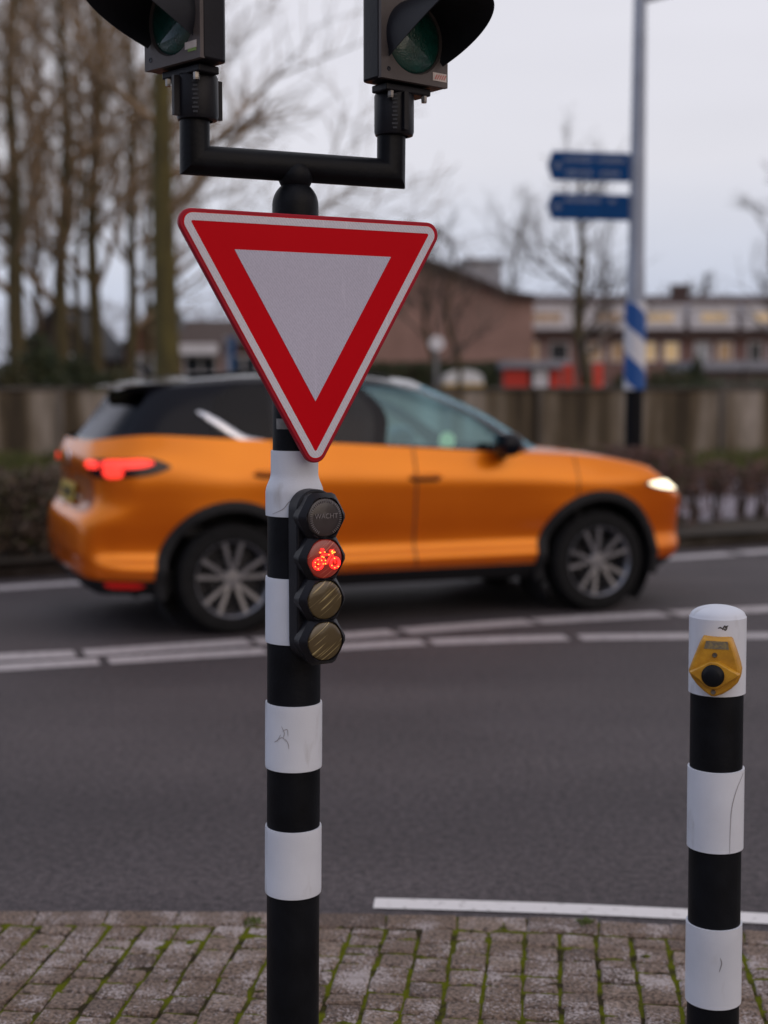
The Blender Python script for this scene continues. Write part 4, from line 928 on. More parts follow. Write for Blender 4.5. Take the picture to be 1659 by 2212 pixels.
# chrome: belt strip and the kicked up end
for sgn in (-1, 1):
    mb = MB(); seq = [(3.05, 1.113, .012), (2.75, 1.137, .012), (2.2, 1.172, .013), (1.6, 1.206, .014), (1.25, 1.228, .018), (1.08, 1.245, .026), (.98, 1.29, .032), (.88, 1.36, .030), (.80, 1.415, .020), (.76, 1.435, .006)]
    C_ = [cr_pt([Vector(q) for q in seq], i / 6) for i in range((len(seq) - 1) * 6 + 1)]; vs = []; fs = []
    for i, q in enumerate(C_):
        d = C_[min(i + 1, len(C_) - 1)] - C_[max(i - 1, 0)]; d.z = 0; d.normalize(); nx, nz_ = -d.y, d.x
        for s2, off in ((1, .004), (.6, .016), (-.6, .016), (-1, .004)):
            X, Z = q.x + nx * q.z * s2, q.y + nz_ * q.z * s2; vs.append((X, sgn * (cab_y(X, Z) + off), Z))
    for i in range(len(C_) - 1):
        for k in range(3): fs.append((i * 4 + k, i * 4 + k + 1, i * 4 + k + 5, i * 4 + k + 4))
    mb.add(vs, fs); mb.build('chrome_strip', CHROME, car, smooth=60)
# lamps and panels as patches on the body surface
def patch(mb, u0, u1, v0, v1, off, sgn, nu=14, nv=6, rnd=4.0, skew=0.0, taper=0.0):
    vs = []; fs = []
    for j in range(nv + 1):
        for i in range(nu + 1):
            s_, t_ = 2 * i / nu - 1, 2 * j / nv - 1
            if rnd: t_ *= (1 - abs(s_) ** rnd * .85)
            t_ *= (1 - taper * (s_ + 1) / 2) if taper >= 0 else (1 + taper * (1 - s_) / 2)
            u = (u0 + u1) / 2 + s_ * (u1 - u0) / 2; v = (v0 + v1) / 2 + t_ * (v1 - v0) / 2 + skew * s_
            p = ev(LV, u, v); du = ev(LV, u + .02, v) - ev(LV, u - .02, v); dv = ev(LV, u, v + .02) - ev(LV, u, v - .02); nn = du.cross(dv).normalized()
            if nn.y < 0 and p.y > .3 or (p.y <= .3 and nn.x * (p.x - 2.2) < 0): nn = -nn
            q = p + nn * off; vs.append((q.x, sgn * q.y, q.z))
    for j in range(nv):
        for i in range(nu): a = j * (nu + 1) + i; fs.append((a, a + 1, a + nu + 2, a + nu + 1))
    mb.add(vs, fs)
TAIL = pbr('tail_lamp_lit', (.5, .01, .01), .25, var=.02, emit=(1.0, .045, .03), estr=1.7); TAILD = pbr('tail_lamp_housing', (.025, .006, .008), .15, var=.05)
HEAD = pbr('headlamp_lit', (.8, .8, .75), .2, var=.02, emit=(1.0, .86, .55), estr=2.4); REDR = pbr('reflector_red', (.45, .01, .01), .3, var=.05, emit=(1, .03, .02), estr=.12)
for sgn in (-1, 1):
    mb = MB(); patch(mb, 1.30, 4.10, 6.16, 7.10, .004, sgn, 30, 6, 6, taper=0); hs = mb.build('tail_light', TAILD, car, smooth=60)
    mb = MB(); patch(mb, 1.30, 2.14, 6.62, 7.00, .009, sgn, 12, 6, 5); patch(mb, 2.20, 3.78, 6.62, 7.04, .009, sgn, 16, 6, 6); patch(mb, 2.20, 2.92, 6.16, 6.75, .0085, sgn, 12, 6, 5)
    mb.build('lamp', TAIL, hs, smooth=60)
    mb = MB(); patch(mb, 9.75, 12.3, 5.45, 6.45, .005, sgn, 24, 6, 4); hs = mb.build('headlight', pbr('headlamp_housing', (.15, .15, .16), .15, metal=.5, var=.05), car, smooth=60)
    mb = MB(); patch(mb, 9.85, 12.2, 5.55, 6.40, .011, sgn, 24, 6, 4); mb.build('lamp', HEAD, hs, smooth=60)
    mb = MB(); patch(mb, 2.5, 3.6, .42, .86, .006, sgn, 12, 4, 5); mb.build('reflector', REDR, car, smooth=60)
    # door gaps, handles, mirrors
    mb = MB()
    for u in (5.62, 7.02, 8.62):
        patch(mb, u - .007, u + .007, 1.15 if u > 6 else 4.2, 7.95, .0015, sgn, 2, 24, 0)
    patch(mb, 5.62, 8.62, 1.14, 1.19, .0015, sgn, 40, 1, 0); mb.build('door_gap', INT, car, smooth=0)
    for (hx_, hz_) in ((1.20, 1.03), (2.28, .985)):
        yb = body_y(hx_, hz_); mb = MB(); mb.prism([(-.12, .0), (-.09, .026), (.09, .026), (.12, .0), (.09, -.024), (-.09, -.024)], -.004, .004, Matrix.Translation((hx_, sgn * (yb + .002), hz_))); hd = mb.build('shaded_handle_cup', INT, car, smooth=40)  # flat dark plate: shade of the handle cup put into its colour
        mb = MB(); mb.tube([(hx_ - .115, sgn * (yb + .008), hz_ + .008), (hx_ - .06, sgn * (yb + .035), hz_ + .012), (hx_ + .06, sgn * (yb + .035), hz_ + .012), (hx_ + .115, sgn * (yb + .008), hz_ + .008)], [.008, .013, .013, .008], 8); mb.build('grip', PAINT, hd, smooth=50)
    mb = MB(); mc = Vector((2.86, sgn * .985, 1.205))
    vs = []; fs = []; n = 14; prof = [(-.075, .55), (-.06, .9), (-.02, 1.0), (.03, .95), (.075, .7), (.095, .3)]
    for (dx, k) in prof:
        for q in range(n): t = 2 * math.pi * q / n; vs.append(mc + Vector((dx, math.copysign(abs(math.cos(t)) ** .7, math.cos(t)) * .115 * k, math.copysign(abs(math.sin(t)) ** .7, math.sin(t)) * .085 * k)))
    for i in range(len(prof) - 1):
        for q in range(n): fs.append((i * n + q, i * n + (q + 1) % n, (i + 1) * n + (q + 1) % n, (i + 1) * n + q))
    fs += [tuple(range(n)), tuple(range((len(prof) - 1) * n, len(prof) * n))]
    mb.add(vs, fs); mb.tube([mc + Vector((.02, -sgn * .09, -.05)), mc + Vector((.02, -sgn * .17, -.10))], [.035, .045], 10); mb.build('wing_mirror', BLK, car, smooth=50)
# rear details
mb = MB(); loft = []; 
for (x, z, wy) in ((.70, 1.638, .60), (.45, 1.628, .615), (.30, 1.612, .60), (.245, 1.592, .56), (.26, 1.578, .55), (.44, 1.582, .58), (.60, 1.60, .58)):
    loft.append([Vector((x + .05 * abs(s_) ** 3, wy * s_, z - .018 * s_ * s_)) for s_ in [k / 8 - 1 for k in range(17)]])
vs = [p for r in loft for p in r]; fs = [(a * 17 + b, a * 17 + b + 1, (a + 1) * 17 + b + 1, (a + 1) * 17 + b) for a in range(len(loft) - 1) for b in range(16)]
n_ = len(loft); fs += [tuple(a * 17 for a in range(n_)), tuple(a * 17 + 16 for a in reversed(range(n_)))]
mb.add(vs, fs); mb.build('spoiler', ROOFM, car, smooth=40)
PLT = pbr('plate_yellow', (.55, .38, .03), .5, var=.05); mb = MB(); mb.box((.045, 0, .895), (.012, .54, .13), Matrix.Rotation(R(8), 3, 'Y')); pl = mb.build('number_plate', PLT, car, smooth=0, bevel=.004)
mb = MB()
for k, wy in enumerate((-.20, -.14, -.05, .01, .07, .16)): mb.box((.0375, wy, .895), (.004, .036, .07), Matrix.Rotation(R(8), 3, 'Y'))
mb.build('plate_lettering', INT, pl, smooth=0)
mb = MB(); patch(mb, .0, 1.62, 4.55, 6.25, .004, 1, 16, 8, 8); patch(mb, .0, 1.62, 4.55, 6.25, .004, -1, 16, 8, 8); mb.build('plate_recess', pbr('recess_orange', (.42, .10, .006), .4, metal=.4, var=.05, coat=.6), car, smooth=60)
mb = MB(); mb.lathe([(.0, 0), (.055, 0), (.06, .008), (.05, .014), (0, .016)], 28, Matrix.Translation((.062, 0, 1.115)) @ Matrix.Rotation(R(-90), 4, 'Y'), caps=False); mb.build('badge', CHROME, car, smooth=50)
mb = MB(); mb.box((.03, -.52, .895), (.02, .16, .022)); mb.build('model_badge', CHROME, car, smooth=0)
for sgn in (-1, 1):
    mb = MB(); mb.tube([(.10, sgn * .52, .34), (.45, sgn * .52, .36)], [.042, .04], 16, False); mb.tube([(.30, sgn * .52, .34), (.31, sgn * .52, .34)], [.04, .04], 16); mb.build('exhaust_pipe', CHROME, car, smooth=50)
    mb = MB(); mb.tube([(.75, sgn * .60, 1.655), (1.1, sgn * .605, 1.69), (1.9, sgn * .60, 1.69), (2.15, sgn * .59, 1.655)], [.012, .016, .016, .012], 8); mb.build('roof_rail', BLKP, car, smooth=50)
mb = MB(); patch(mb, 12.0, 13.0, 4.1, 6.6, .006, 1, 12, 8, 6); patch(mb, 12.0, 13.0, 4.1, 6.6, .006, -1, 12, 8, 6); mb.build('grille', BLKP, car, smooth=60)
mb = MB(); mb.tube([(.62, 0, 1.69), (.55, 0, 1.74), (.5, 0, 1.745)], [.03, .012, .006], 8); mb.build('aerial', BLK, car)
# underbody and interior
mb = MB(); mb.box((2.28, 0, .34), (3.9, 1.40, .16)); mb.box((2.3, 0, .50), (1.75, 1.66, .24)); mb.build('underbody', INT, car, smooth=0)
mb = MB(); mb.box((1.95, 0, .66), (2.6, 1.60, .06)); mb.box((3.0, 0, 1.02), (.34, 1.52, .24)); mb.box((.62, 0, 1.0), (.7, 1.45, .4)); mb.build('interior', INT, car, smooth=0, bevel=.02)
SEAT = pbr('seat_fabric', (.03, .03, .034), .8, var=.1, scale=12)
for (sx_, sy_) in ((2.05, -.37), (2.05, .37), (1.15, -.37), (1.15, .37)):
    mb = MB(); mb.box((sx_ + .25, sy_, .86), (.52, .50, .16)); mb.box((sx_ - .06, sy_, 1.12), (.13, .48, .56), Matrix.Rotation(R(-14), 3, 'Y')); st = mb.build('seat', SEAT, car, smooth=40, bevel=.05, bseg=3)
    mb = MB(); mb.box((sx_ - .16, sy_, 1.47), (.09, .26, .17), Matrix.Rotation(R(-14), 3, 'Y')); mb.build('headrest', SEAT, st, smooth=40, bevel=.035, bseg=3)
mb = MB(); cw = Vector((2.62, .37, 1.08)); Mw = Matrix.Translation(cw) @ Matrix.Rotation(R(-65), 4, 'Y')
mb.tube([Mw @ Vector((math.cos(k * math.pi / 12) * .18, math.sin(k * math.pi / 12) * .18, 0)) for k in range(25)], .014, 8, False); mb.box(cw, (.05, .34, .05)); mb.build('steering_wheel', INT, car, smooth=50)
mb = MB(); mb.lathe([(0, 0), (.058, 0), (.06, .01), (0, .012)], 20, Matrix.Translation((2.53, -.70, 1.225)) @ Matrix.Rotation(R(90), 4, 'X'), caps=False); mb.build('yellow_window_disc', pbr('pale_yellow_disc', (.85, .85, .42), .6, var=.05), car, smooth=40)  # small pale yellow disc just inside the near front window

# ================================================================== FOREGROUND: STRIPED SIGNAL POST
PD = 2.95
BKP = pbr('black_post_coating', (.007, .008, .011), .45, spec=.16, var=.2, scale=14, bump=.08, bscale=120, rvar=.1)
def white_band_mat():
    m = pbr('white_reflective_band', (.66, .69, .765), .42, spec=.25, scale=5, col2=(.56, .585, .65), lo=.3, hi=.6, bump=.10, bscale=420, rvar=.08)
    t = m.node_tree; n = t.nodes; l = t.links; p = n['Principled BSDF']; src = p.inputs['Base Color'].links[0].from_socket
    tcn = n.new('ShaderNodeTexCoord'); mpn = n.new('ShaderNodeMapping'); mpn.inputs['Scale'].default_value = (1, 1, .3); l.new(tcn.outputs['Object'], mpn.inputs[0])
    q = n.new('ShaderNodeTexNoise'); q.inputs['Scale'].default_value = 24; q.inputs['Detail'].default_value = 8; l.new(mpn.outputs[0], q.inputs[0])
    r = n.new('ShaderNodeValToRGB'); r.color_ramp.elements[0].position = .62; r.color_ramp.elements[1].position = .78; l.new(q.outputs[0], r.inputs[0])
    f = n.new('ShaderNodeMath'); f.operation = 'MULTIPLY'; f.inputs[1].default_value = .55; l.new(r.outputs[0], f.inputs[0])
    mx = n.new('ShaderNodeMix'); mx.data_type = 'RGBA'; l.new(f.outputs[0], mx.inputs[0]); l.new(src, mx.inputs[6]); mx.inputs[7].default_value = (.34, .32, .31, 1); l.new(mx.outputs[2], p.inputs['Base Color']); return m
WB = white_band_mat(); MARK = pbr('scuff', (.06, .055, .055), .8, var=.2); MARKG = pbr('grey_scuff', (.36, .35, .38), .8, var=.2)
pc = at(634.5, 1500, PD); pc.z = PZ; px0 = pc.x
post = thing('signal_post', 'black and white striped signal post standing on the brick pavement', 'signal post', (px0 - .0075, PD, PZ)); post.rotation_euler = (0, R(.5), 0)
def pz(v, r=.06): return zat(634, v, PD - r) - PZ
zt = pz(398, 0)
bands = [(975, 1118), (1252, 1395), (1528, 1670), (1800, 1945)]
z_sh0, z_sh1 = pz(1066), pz(1026)
def prof_at(z, o):
    """post radius with the shoulder below the sign"""
    if z <= z_sh0: return .0575 + o
    if z >= z_sh1: return .0465 + o
    f = (z - z_sh0) / (z_sh1 - z_sh0); f = f * f * (3 - 2 * f); return .0575 + (.0465 - .0575) * f + o
mb = MB(); pr = [(.0575, -.02)]
k = 0; zz = [0, z_sh0 - .02] + [z_sh0 + (z_sh1 - z_sh0) * i / 8 for i in range(9)] + [z_sh1 + .02, zt - .06]
for z in zz: pr.append((prof_at(z, 0), z))
mb.lathe(pr, 48); mb.build('pole', BKP, post, smooth=50)
def stroke(mb, pts, r, wid, o=.0047, zref=None):
    """a scuff lying on the round face: (pixels across from the axis, pixel row)"""
    C_ = curve([(a, b, 0) for a, b in pts], 6); vs = []; fs = []
    for i, q in enumerate(C_):
        d = C_[min(i + 1, len(C_) - 1)] - C_[max(i - 1, 0)]; d.normalize(); e = Vector((-d.y, d.x, 0)); ww = wid * (.4 + .6 * math.sin(math.pi * i / (len(C_) - 1)))
        for s_ in (-1, 1):
            X = (q.x + e.x * ww * s_) / 1000.0; zz_ = zref(q.y + e.y * ww * s_); th = math.asin(max(-.99, min(.99, X / (r + o)))); vs.append(((r + o) * math.sin(th), -(r + o) * math.cos(th), zz_))
    for i in range(len(C_) - 1): fs.append((2 * i, 2 * i + 1, 2 * i + 3, 2 * i + 2))
    mb.add(vs, fs)
for bi, (v0, v1) in enumerate(bands):
    z1, z0 = pz(v0), pz(v1); n = 24; pr = [(prof_at(z0, -.001), z0)] + [(prof_at(z0 + (z1 - z0) * i / n, .0040 if 0 < i < n else .0034), z0 + (z1 - z0) * i / n) for i in range(n + 1)] + [(prof_at(z1, -.001), z1)]
    mb = MB(); mb.lathe(pr, 56, caps=False); bo = mb.build('reflective_band', WB, post, smooth=50)
    zr2 = lambda v: pz(v)
    if bi == 0:
        mb = MB(); stroke(mb, [(-43, 1112), (-20, 1100), (-8, 1085), (8, 1072)], .0575, .8, .0047, zr2); mb.build('scratch', MARKG, bo, smooth=0)
    if bi == 2:
        mb = MB()
        for s_ in ([(-38, 1606), (-30, 1600), (-24, 1588)], [(-22, 1570), (-16, 1584), (-19, 1596)], [(-20, 1580), (-10, 1576), (-8, 1590)], [(-14, 1596), (-8, 1606), (-6, 1618)], [(-28, 1598), (-20, 1594), (-12, 1602)]): stroke(mb, s_, .0575, 1.0, .0047, zr2)
        mb.build('scratch', MARKG, bo, smooth=0)
# cap with rounded head
mb = MB(); zc0 = pz(464, 0); rr = .0485
pr = [(.0465, zc0 - .09), (rr, zc0 - .085)] + [(rr, zc0 + .018)] + [(rr * math.cos(a), zc0 + .018 + .052 * math.sin(a)) for a in [i * math.pi / 2 / 12 for i in range(1, 13)]]
mb.lathe(pr, 48, caps=False); mb.build('cap', BKP, post, smooth=60)
# crossbar on a ball joint, mitred ends turned up
BYAW = R(21); bl = (Matrix.Rotation(BYAW, 3, 'Z') @ Vector((1, 0, 0)))
zbar = (zat(634, 351, PD) + zat(634, 396, PD)) / 2 - PZ + .012; hl = .214; rb = .0305; ztl = zat(634, 150, PD) - PZ
mb = MB(); A_ = Vector((0, 0, zbar)); n = 32
def mitre(mb, c, sgn):
    """horizontal pipe end cut at 45 degrees meeting the upright pipe"""
    vs = []; fs = []
    up = Vector((0, 0, 1)); sd_ = bl.cross(up)
    inner = []; mit = []; top_ = []
    for k in range(n):
        a = 2 * math.pi * k / n; o = up * math.cos(a) * rb + sd_ * math.sin(a) * rb
        inner.append(A_ + o); mit.append(c + o - bl * sgn * (math.cos(a) * rb))
    for k in range(n):
        a = 2 * math.pi * k / n; top_.append(Vector((mit[k].x, mit[k].y, ztl)))
    vs = inner + mit + top_
    for r_ in range(2):
        for k in range(n): fs.append((r_ * n + k, r_ * n + (k + 1) % n, (r_ + 1) * n + (k + 1) % n, (r_ + 1) * n + k))
    mb.add(vs, fs)
ends = []
for sgn in (-1, 1): c = A_ + bl * sgn * hl; ends.append(c); mitre(mb, c, sgn)
mb.build('crossbar', BKP, post, smooth=35)
mb = MB(); zj = zat(634, 388, PD) - PZ; fr_ = Matrix.Rotation(BYAW, 3, 'Z') @ Vector((0, -1, 0))
mb.lathe([(.0, -.036)] + [(.037 * math.cos(a), .037 * math.sin(a)) for a in [R(-80 + i * 16) for i in range(11)]] + [(.0, .036)], 28, Matrix.Translation(Vector((0, 0, zj + .008))) , caps=False)
mb.lathe([(.03, 0), (.033, .01), (.033, .06), (.028, .066), (0, .068)], 28, Matrix.Translation(Vector((0, 0, zbar)) ) @ Matrix.Rotation(BYAW, 4, 'Z') @ Matrix.Rotation(R(90), 4, 'X') @ Matrix.Translation((0, 0, -.027)), caps=False) if False else None
mb.build('ball_joint', BKP, post, smooth=60)

# ---- the yield sign
SY = R(26.5); nsg = Matrix.Rotation(SY, 3, 'Z') @ Vector((0, -1, 0))
SD = .083
sc_ = Vector((px0, PD, 0)) + nsg * SD
s_side = .613; inr = s_side * .288675; 
def tri(inset, r, n=8, tri_s=s_side):
    """downward triangle outline with rounded corners, centred on its centroid"""
    ir = tri_s * .288675 - inset; cr_ = 2 * ir; pts = []
    for k in range(3):
        a = R(-90 + 120 * k); cx_, cz_ = math.cos(a) * (cr_ - 2 * r), math.sin(a) * (cr_ - 2 * r)
        if r <= 1e-5: pts.append((math.cos(a) * cr_, math.sin(a) * cr_)); continue
        for i in range(n + 1): b = a + R(-60 + 120 * i / n); pts.append((cx_ + r * math.cos(b), cz_ + r * math.sin(b)))
    return pts
RED = pbr('sign_red', (.55, .002, .009), .34, var=.03, scale=3, spec=.06); REDRIM = pbr('sign_rim_red', (.36, .010, .026), .5, var=.08, scale=20, spec=.2)
def micro(name, base):
    m = pbr(name, base, .38, var=.03, scale=3); n = m.node_tree.nodes; l = m.node_tree.links; p = n['Principled BSDF']; src = p.inputs['Base Color'].links[0].from_socket
    tcn = n.new('ShaderNodeTexCoord'); mpn = n.new('ShaderNodeMapping'); mpn.inputs['Rotation'].default_value = (0, R(62), 0); mpn.inputs['Scale'].default_value = (1, .02, .45); l.new(tcn.outputs['Object'], mpn.inputs[0])
    v_ = n.new('ShaderNodeTexVoronoi'); v_.inputs['Scale'].default_value = 330; v_.inputs['Randomness'].default_value = .25; l.new(mpn.outputs[0], v_.inputs[0])
    r = n.new('ShaderNodeValToRGB'); r.color_ramp.elements[0].position = .15; r.color_ramp.elements[1].position = .6; r.color_ramp.elements[0].color = (.88, .88, .9, 1); r.color_ramp.elements[1].color = (1.16, 1.15, 1.14, 1); l.new(v_.outputs['Distance'], r.inputs[0])
    mx = n.new('ShaderNodeMix'); mx.data_type = 'RGBA'; mx.blend_type = 'MULTIPLY'; mx.inputs[0].default_value = 1; l.new(src, mx.inputs[6]); l.new(r.outputs[0], mx.inputs[7])
    # rain streaks and scratches
    mp2 = n.new('ShaderNodeMapping'); mp2.inputs['Rotation'].default_value = (0, R(28), 0); mp2.inputs['Scale'].default_value = (60, 1, 5); l.new(tcn.outputs['Object'], mp2.inputs[0])
    q = n.new('ShaderNodeTexNoise'); q.inputs['Scale'].default_value = 1.0; q.inputs['Detail'].default_value = 5; l.new(mp2.outputs[0], q.inputs[0])
    r2 = n.new('ShaderNodeValToRGB'); r2.color_ramp.elements[0].position = .62; r2.color_ramp.elements[1].position = .8; r2.color_ramp.elements[0].color = (1, 1, 1, 1); r2.color_ramp.elements[1].color = (1.25, 1.25, 1.22, 1); l.new(q.outputs[0], r2.inputs[0])
    m2 = n.new('ShaderNodeMix'); m2.data_type = 'RGBA'; m2.blend_type = 'MULTIPLY'; m2.inputs[0].default_value = 1; l.new(mx.outputs[2], m2.inputs[6]); l.new(r2.outputs[0], m2.inputs[7]); l.new(m2.outputs[2], p.inputs['Base Color']); return m
MIC = micro('reflective_sheet', (.45, .445, .56)); MIC2 = micro('reflective_line', (.56, .55, .62))
zs = zat(681, 640, PD - SD)
# place by the lower tip: visible tip row 1000
ztip = zat(681, 1000, PD - SD); zcen = ztip + 2 * inr - .026
sign = thing('yield_sign', 'red bordered white triangular yield sign pointing down, fixed to the striped post', 'sign', (sc_.x + .014, sc_.y, zcen), SY)
mb = MB(); mb.prism(tri(0, .026, 10), -.004, .012); pn = mb.build('panel', REDRIM, sign, smooth=30, bevel=.003, bseg=3)
mb = MB(); mb.prism(tri(.007, .019, 10), -.0048, -.0042); mb.build('red_border', RED, sign, smooth=0)
def ring(out_, in_, y0, y1):
    mb = MB(); n = len(out_); vs = [Vector((x, y, z)) for y in (y0, y1) for pl_ in (out_, in_) for x, z in pl_]; fs = []
    for i in range(n):
        j = (i + 1) % n
        fs += [(i, j, n + j, n + i), (2 * n + i, 3 * n + i, 3 * n + j, 2 * n + j), (i, 2 * n + i, 2 * n + j, j), (n + i, n + j, 3 * n + j, 3 * n + i)]
    mb.add(vs, fs); return mb
ring(tri(.0088, .0185, 10), tri(.0238, .0032, 10), -.0054, -.0049).build('white_line', MIC2, sign, smooth=0)
mb = MB(); mb.prism(tri(.0765, 0), -.0054, -.0049); mb.build('white_triangle', MIC, sign, smooth=0)
STEEL = pbr('clamp_steel', (.38, .35, .32), .35, metal=.9, var=.25, scale=30)
for (v, wdt) in ((520, .03), (916, .022)):
    z = zat(634, v, PD - .05) - zcen
    mb = MB(); M = Matrix.Rotation(-SY, 4, 'Z'); off = M.to_3x3() @ (Vector((px0 - .004 + (z + zcen) * .0087, PD, 0)) - sign.location); off.z = z
    mb.lathe([(.0468, -wdt / 2), (.0495, -wdt / 2), (.0495, wdt / 2), (.0468, wdt / 2)], 40, Matrix.Translation(off), caps=False)
    if v < 700: mb.box((0, .022, z), (.09, .022, .03))
    else: mb.box((-.0, .022, z), (.05, .022, .022))
    mb.build('clamp', STEEL, sign, smooth=40)

# ---- low bicycle signal with four round aspects
BH = R(32); nb = Matrix.Rotation(BH, 3, 'Z') @ Vector((0, -1, 0)); fd = .128
rows = [1118, 1207, 1296, 1385]
Yf = PD + nb.y * fd; zc_ = [zat(700, v, Yf) for v in rows]
bc = Vector((px0, PD, 0)) + nb * fd
HOUS = pbr('signal_housing', (.010, .010, .014), .42, spec=.25, var=.15, scale=18, bump=.05, bscale=150)
bs = thing('bicycle_signal', 'black four lamp bicycle signal with lit red bicycle, on the side of the striped post', 'traffic light', (bc.x + .005, bc.y, zc_[3]), BH)
dz = [z - zc_[3] for z in zc_]
# rear casing
def capsule(w_, z0, z1, r, n=8):
    pts = []
    for (cx_, cz_, a0) in ((w_ - r, z1 - r, 0), (-w_ + r, z1 - r, 90), (-w_ + r, z0 + r, 180), (w_ - r, z0 + r, 270)):
        for i in range(n + 1): a = R(a0 + 90 * i / n); pts.append((cx_ + r * math.cos(a), cz_ + r * math.sin(a)))
    return pts
mb = MB(); mb.prism(capsule(.046, dz[3] - .050, dz[0] + .056, .044), .034, .075); mb.build('housing', HOUS, bs, smooth=35, bevel=.004)
mb = MB(); mb.box((0, .085, dz[0] - .05), (.04, .03, .05)); mb.box((0, .085, dz[3] + .05), (.04, .03, .05)); mb.build('mounting_bracket', HOUS, bs, smooth=0, bevel=.004)
def hexr(r, k=0): 
    pts = []
    for i in range(6):
        a = R(60 * i); b = R(60 * (i + 1)); p, q = Vector((math.cos(a), math.sin(a))) * r, Vector((math.cos(b), math.sin(b))) * r
        for t in (.10, .5, .90): 
            m_ = p.lerp(q, t); pts.append((m_.x, m_.y))
    return pts
AMB = pbr('dull_amber_lens', (.22, .155, .062), .22, var=.12, scale=30, coat=.6)
def lens_mat(name, base, streak, rough=.2):  # bright streaks painted into the colour: lens facet glints blurred by motion
    m = pbr(name, base, rough, var=.1, scale=14, coat=.5); n = m.node_tree.nodes; l = m.node_tree.links; p = n['Principled BSDF']; src = p.inputs['Base Color'].links[0].from_socket
    tcn = n.new('ShaderNodeTexCoord'); mpn = n.new('ShaderNodeMapping'); mpn.inputs['Rotation'].default_value = (0, R(-36), 0); mpn.inputs['Location'].default_value = (.013, 0, .021); mpn.inputs['Scale'].default_value = (9, 1, 330); 
    mr_ = n.new('ShaderNodeMapping'); mr_.inputs['Rotation'].default_value = (0, R(36), 0); l.new(tcn.outputs['Object'], mr_.inputs[0]); mpn.inputs['Rotation'].default_value = (0, 0, 0); l.new(mr_.outputs[0], mpn.inputs[0])
    q = n.new('ShaderNodeTexNoise'); q.inputs['Scale'].default_value = 1; q.inputs['Detail'].default_value = 2; l.new(mpn.outputs[0], q.inputs[0])
    r = n.new('ShaderNodeValToRGB'); r.color_ramp.elements[0].position = .60; r.color_ramp.elements[1].position = .65; l.new(q.outputs[0], r.inputs[0])
    mx = n.new('ShaderNodeMix'); mx.data_type = 'RGBA'; l.new(r.outputs[0], mx.inputs[0]); l.new(src, mx.inputs[6]); mx.inputs[7].default_value = streak + (1,); l.new(mx.outputs[2], p.inputs['Base Color']); return m
AMB = lens_mat('streaked_amber_lens', (.085, .060, .026), (.40, .32, .15)); RLENS = lens_mat('red_lens', (.14, .03, .024), (.42, .16, .10))
RLENS.node_tree.nodes['Principled BSDF'].inputs['Emission Color'].default_value = (1, .06, .03, 1); RLENS.node_tree.nodes['Principled BSDF'].inputs['Emission Strength'].default_value = .10
WLENS = pbr('dark_wait_lens', (.045, .036, .037), .3, var=.1, scale=20, coat=.4)
TXT = pbr('wait_lettering', (.20, .18, .185), .5, var=.05)
LED = pbr('red_led', (.6, .02, .01), .4, emit=(1.0, .014, .012), estr=3.2); LEDC = pbr('hot_led', (.9, .4, .1), .4, emit=(1.0, .36, .04), estr=2.6)
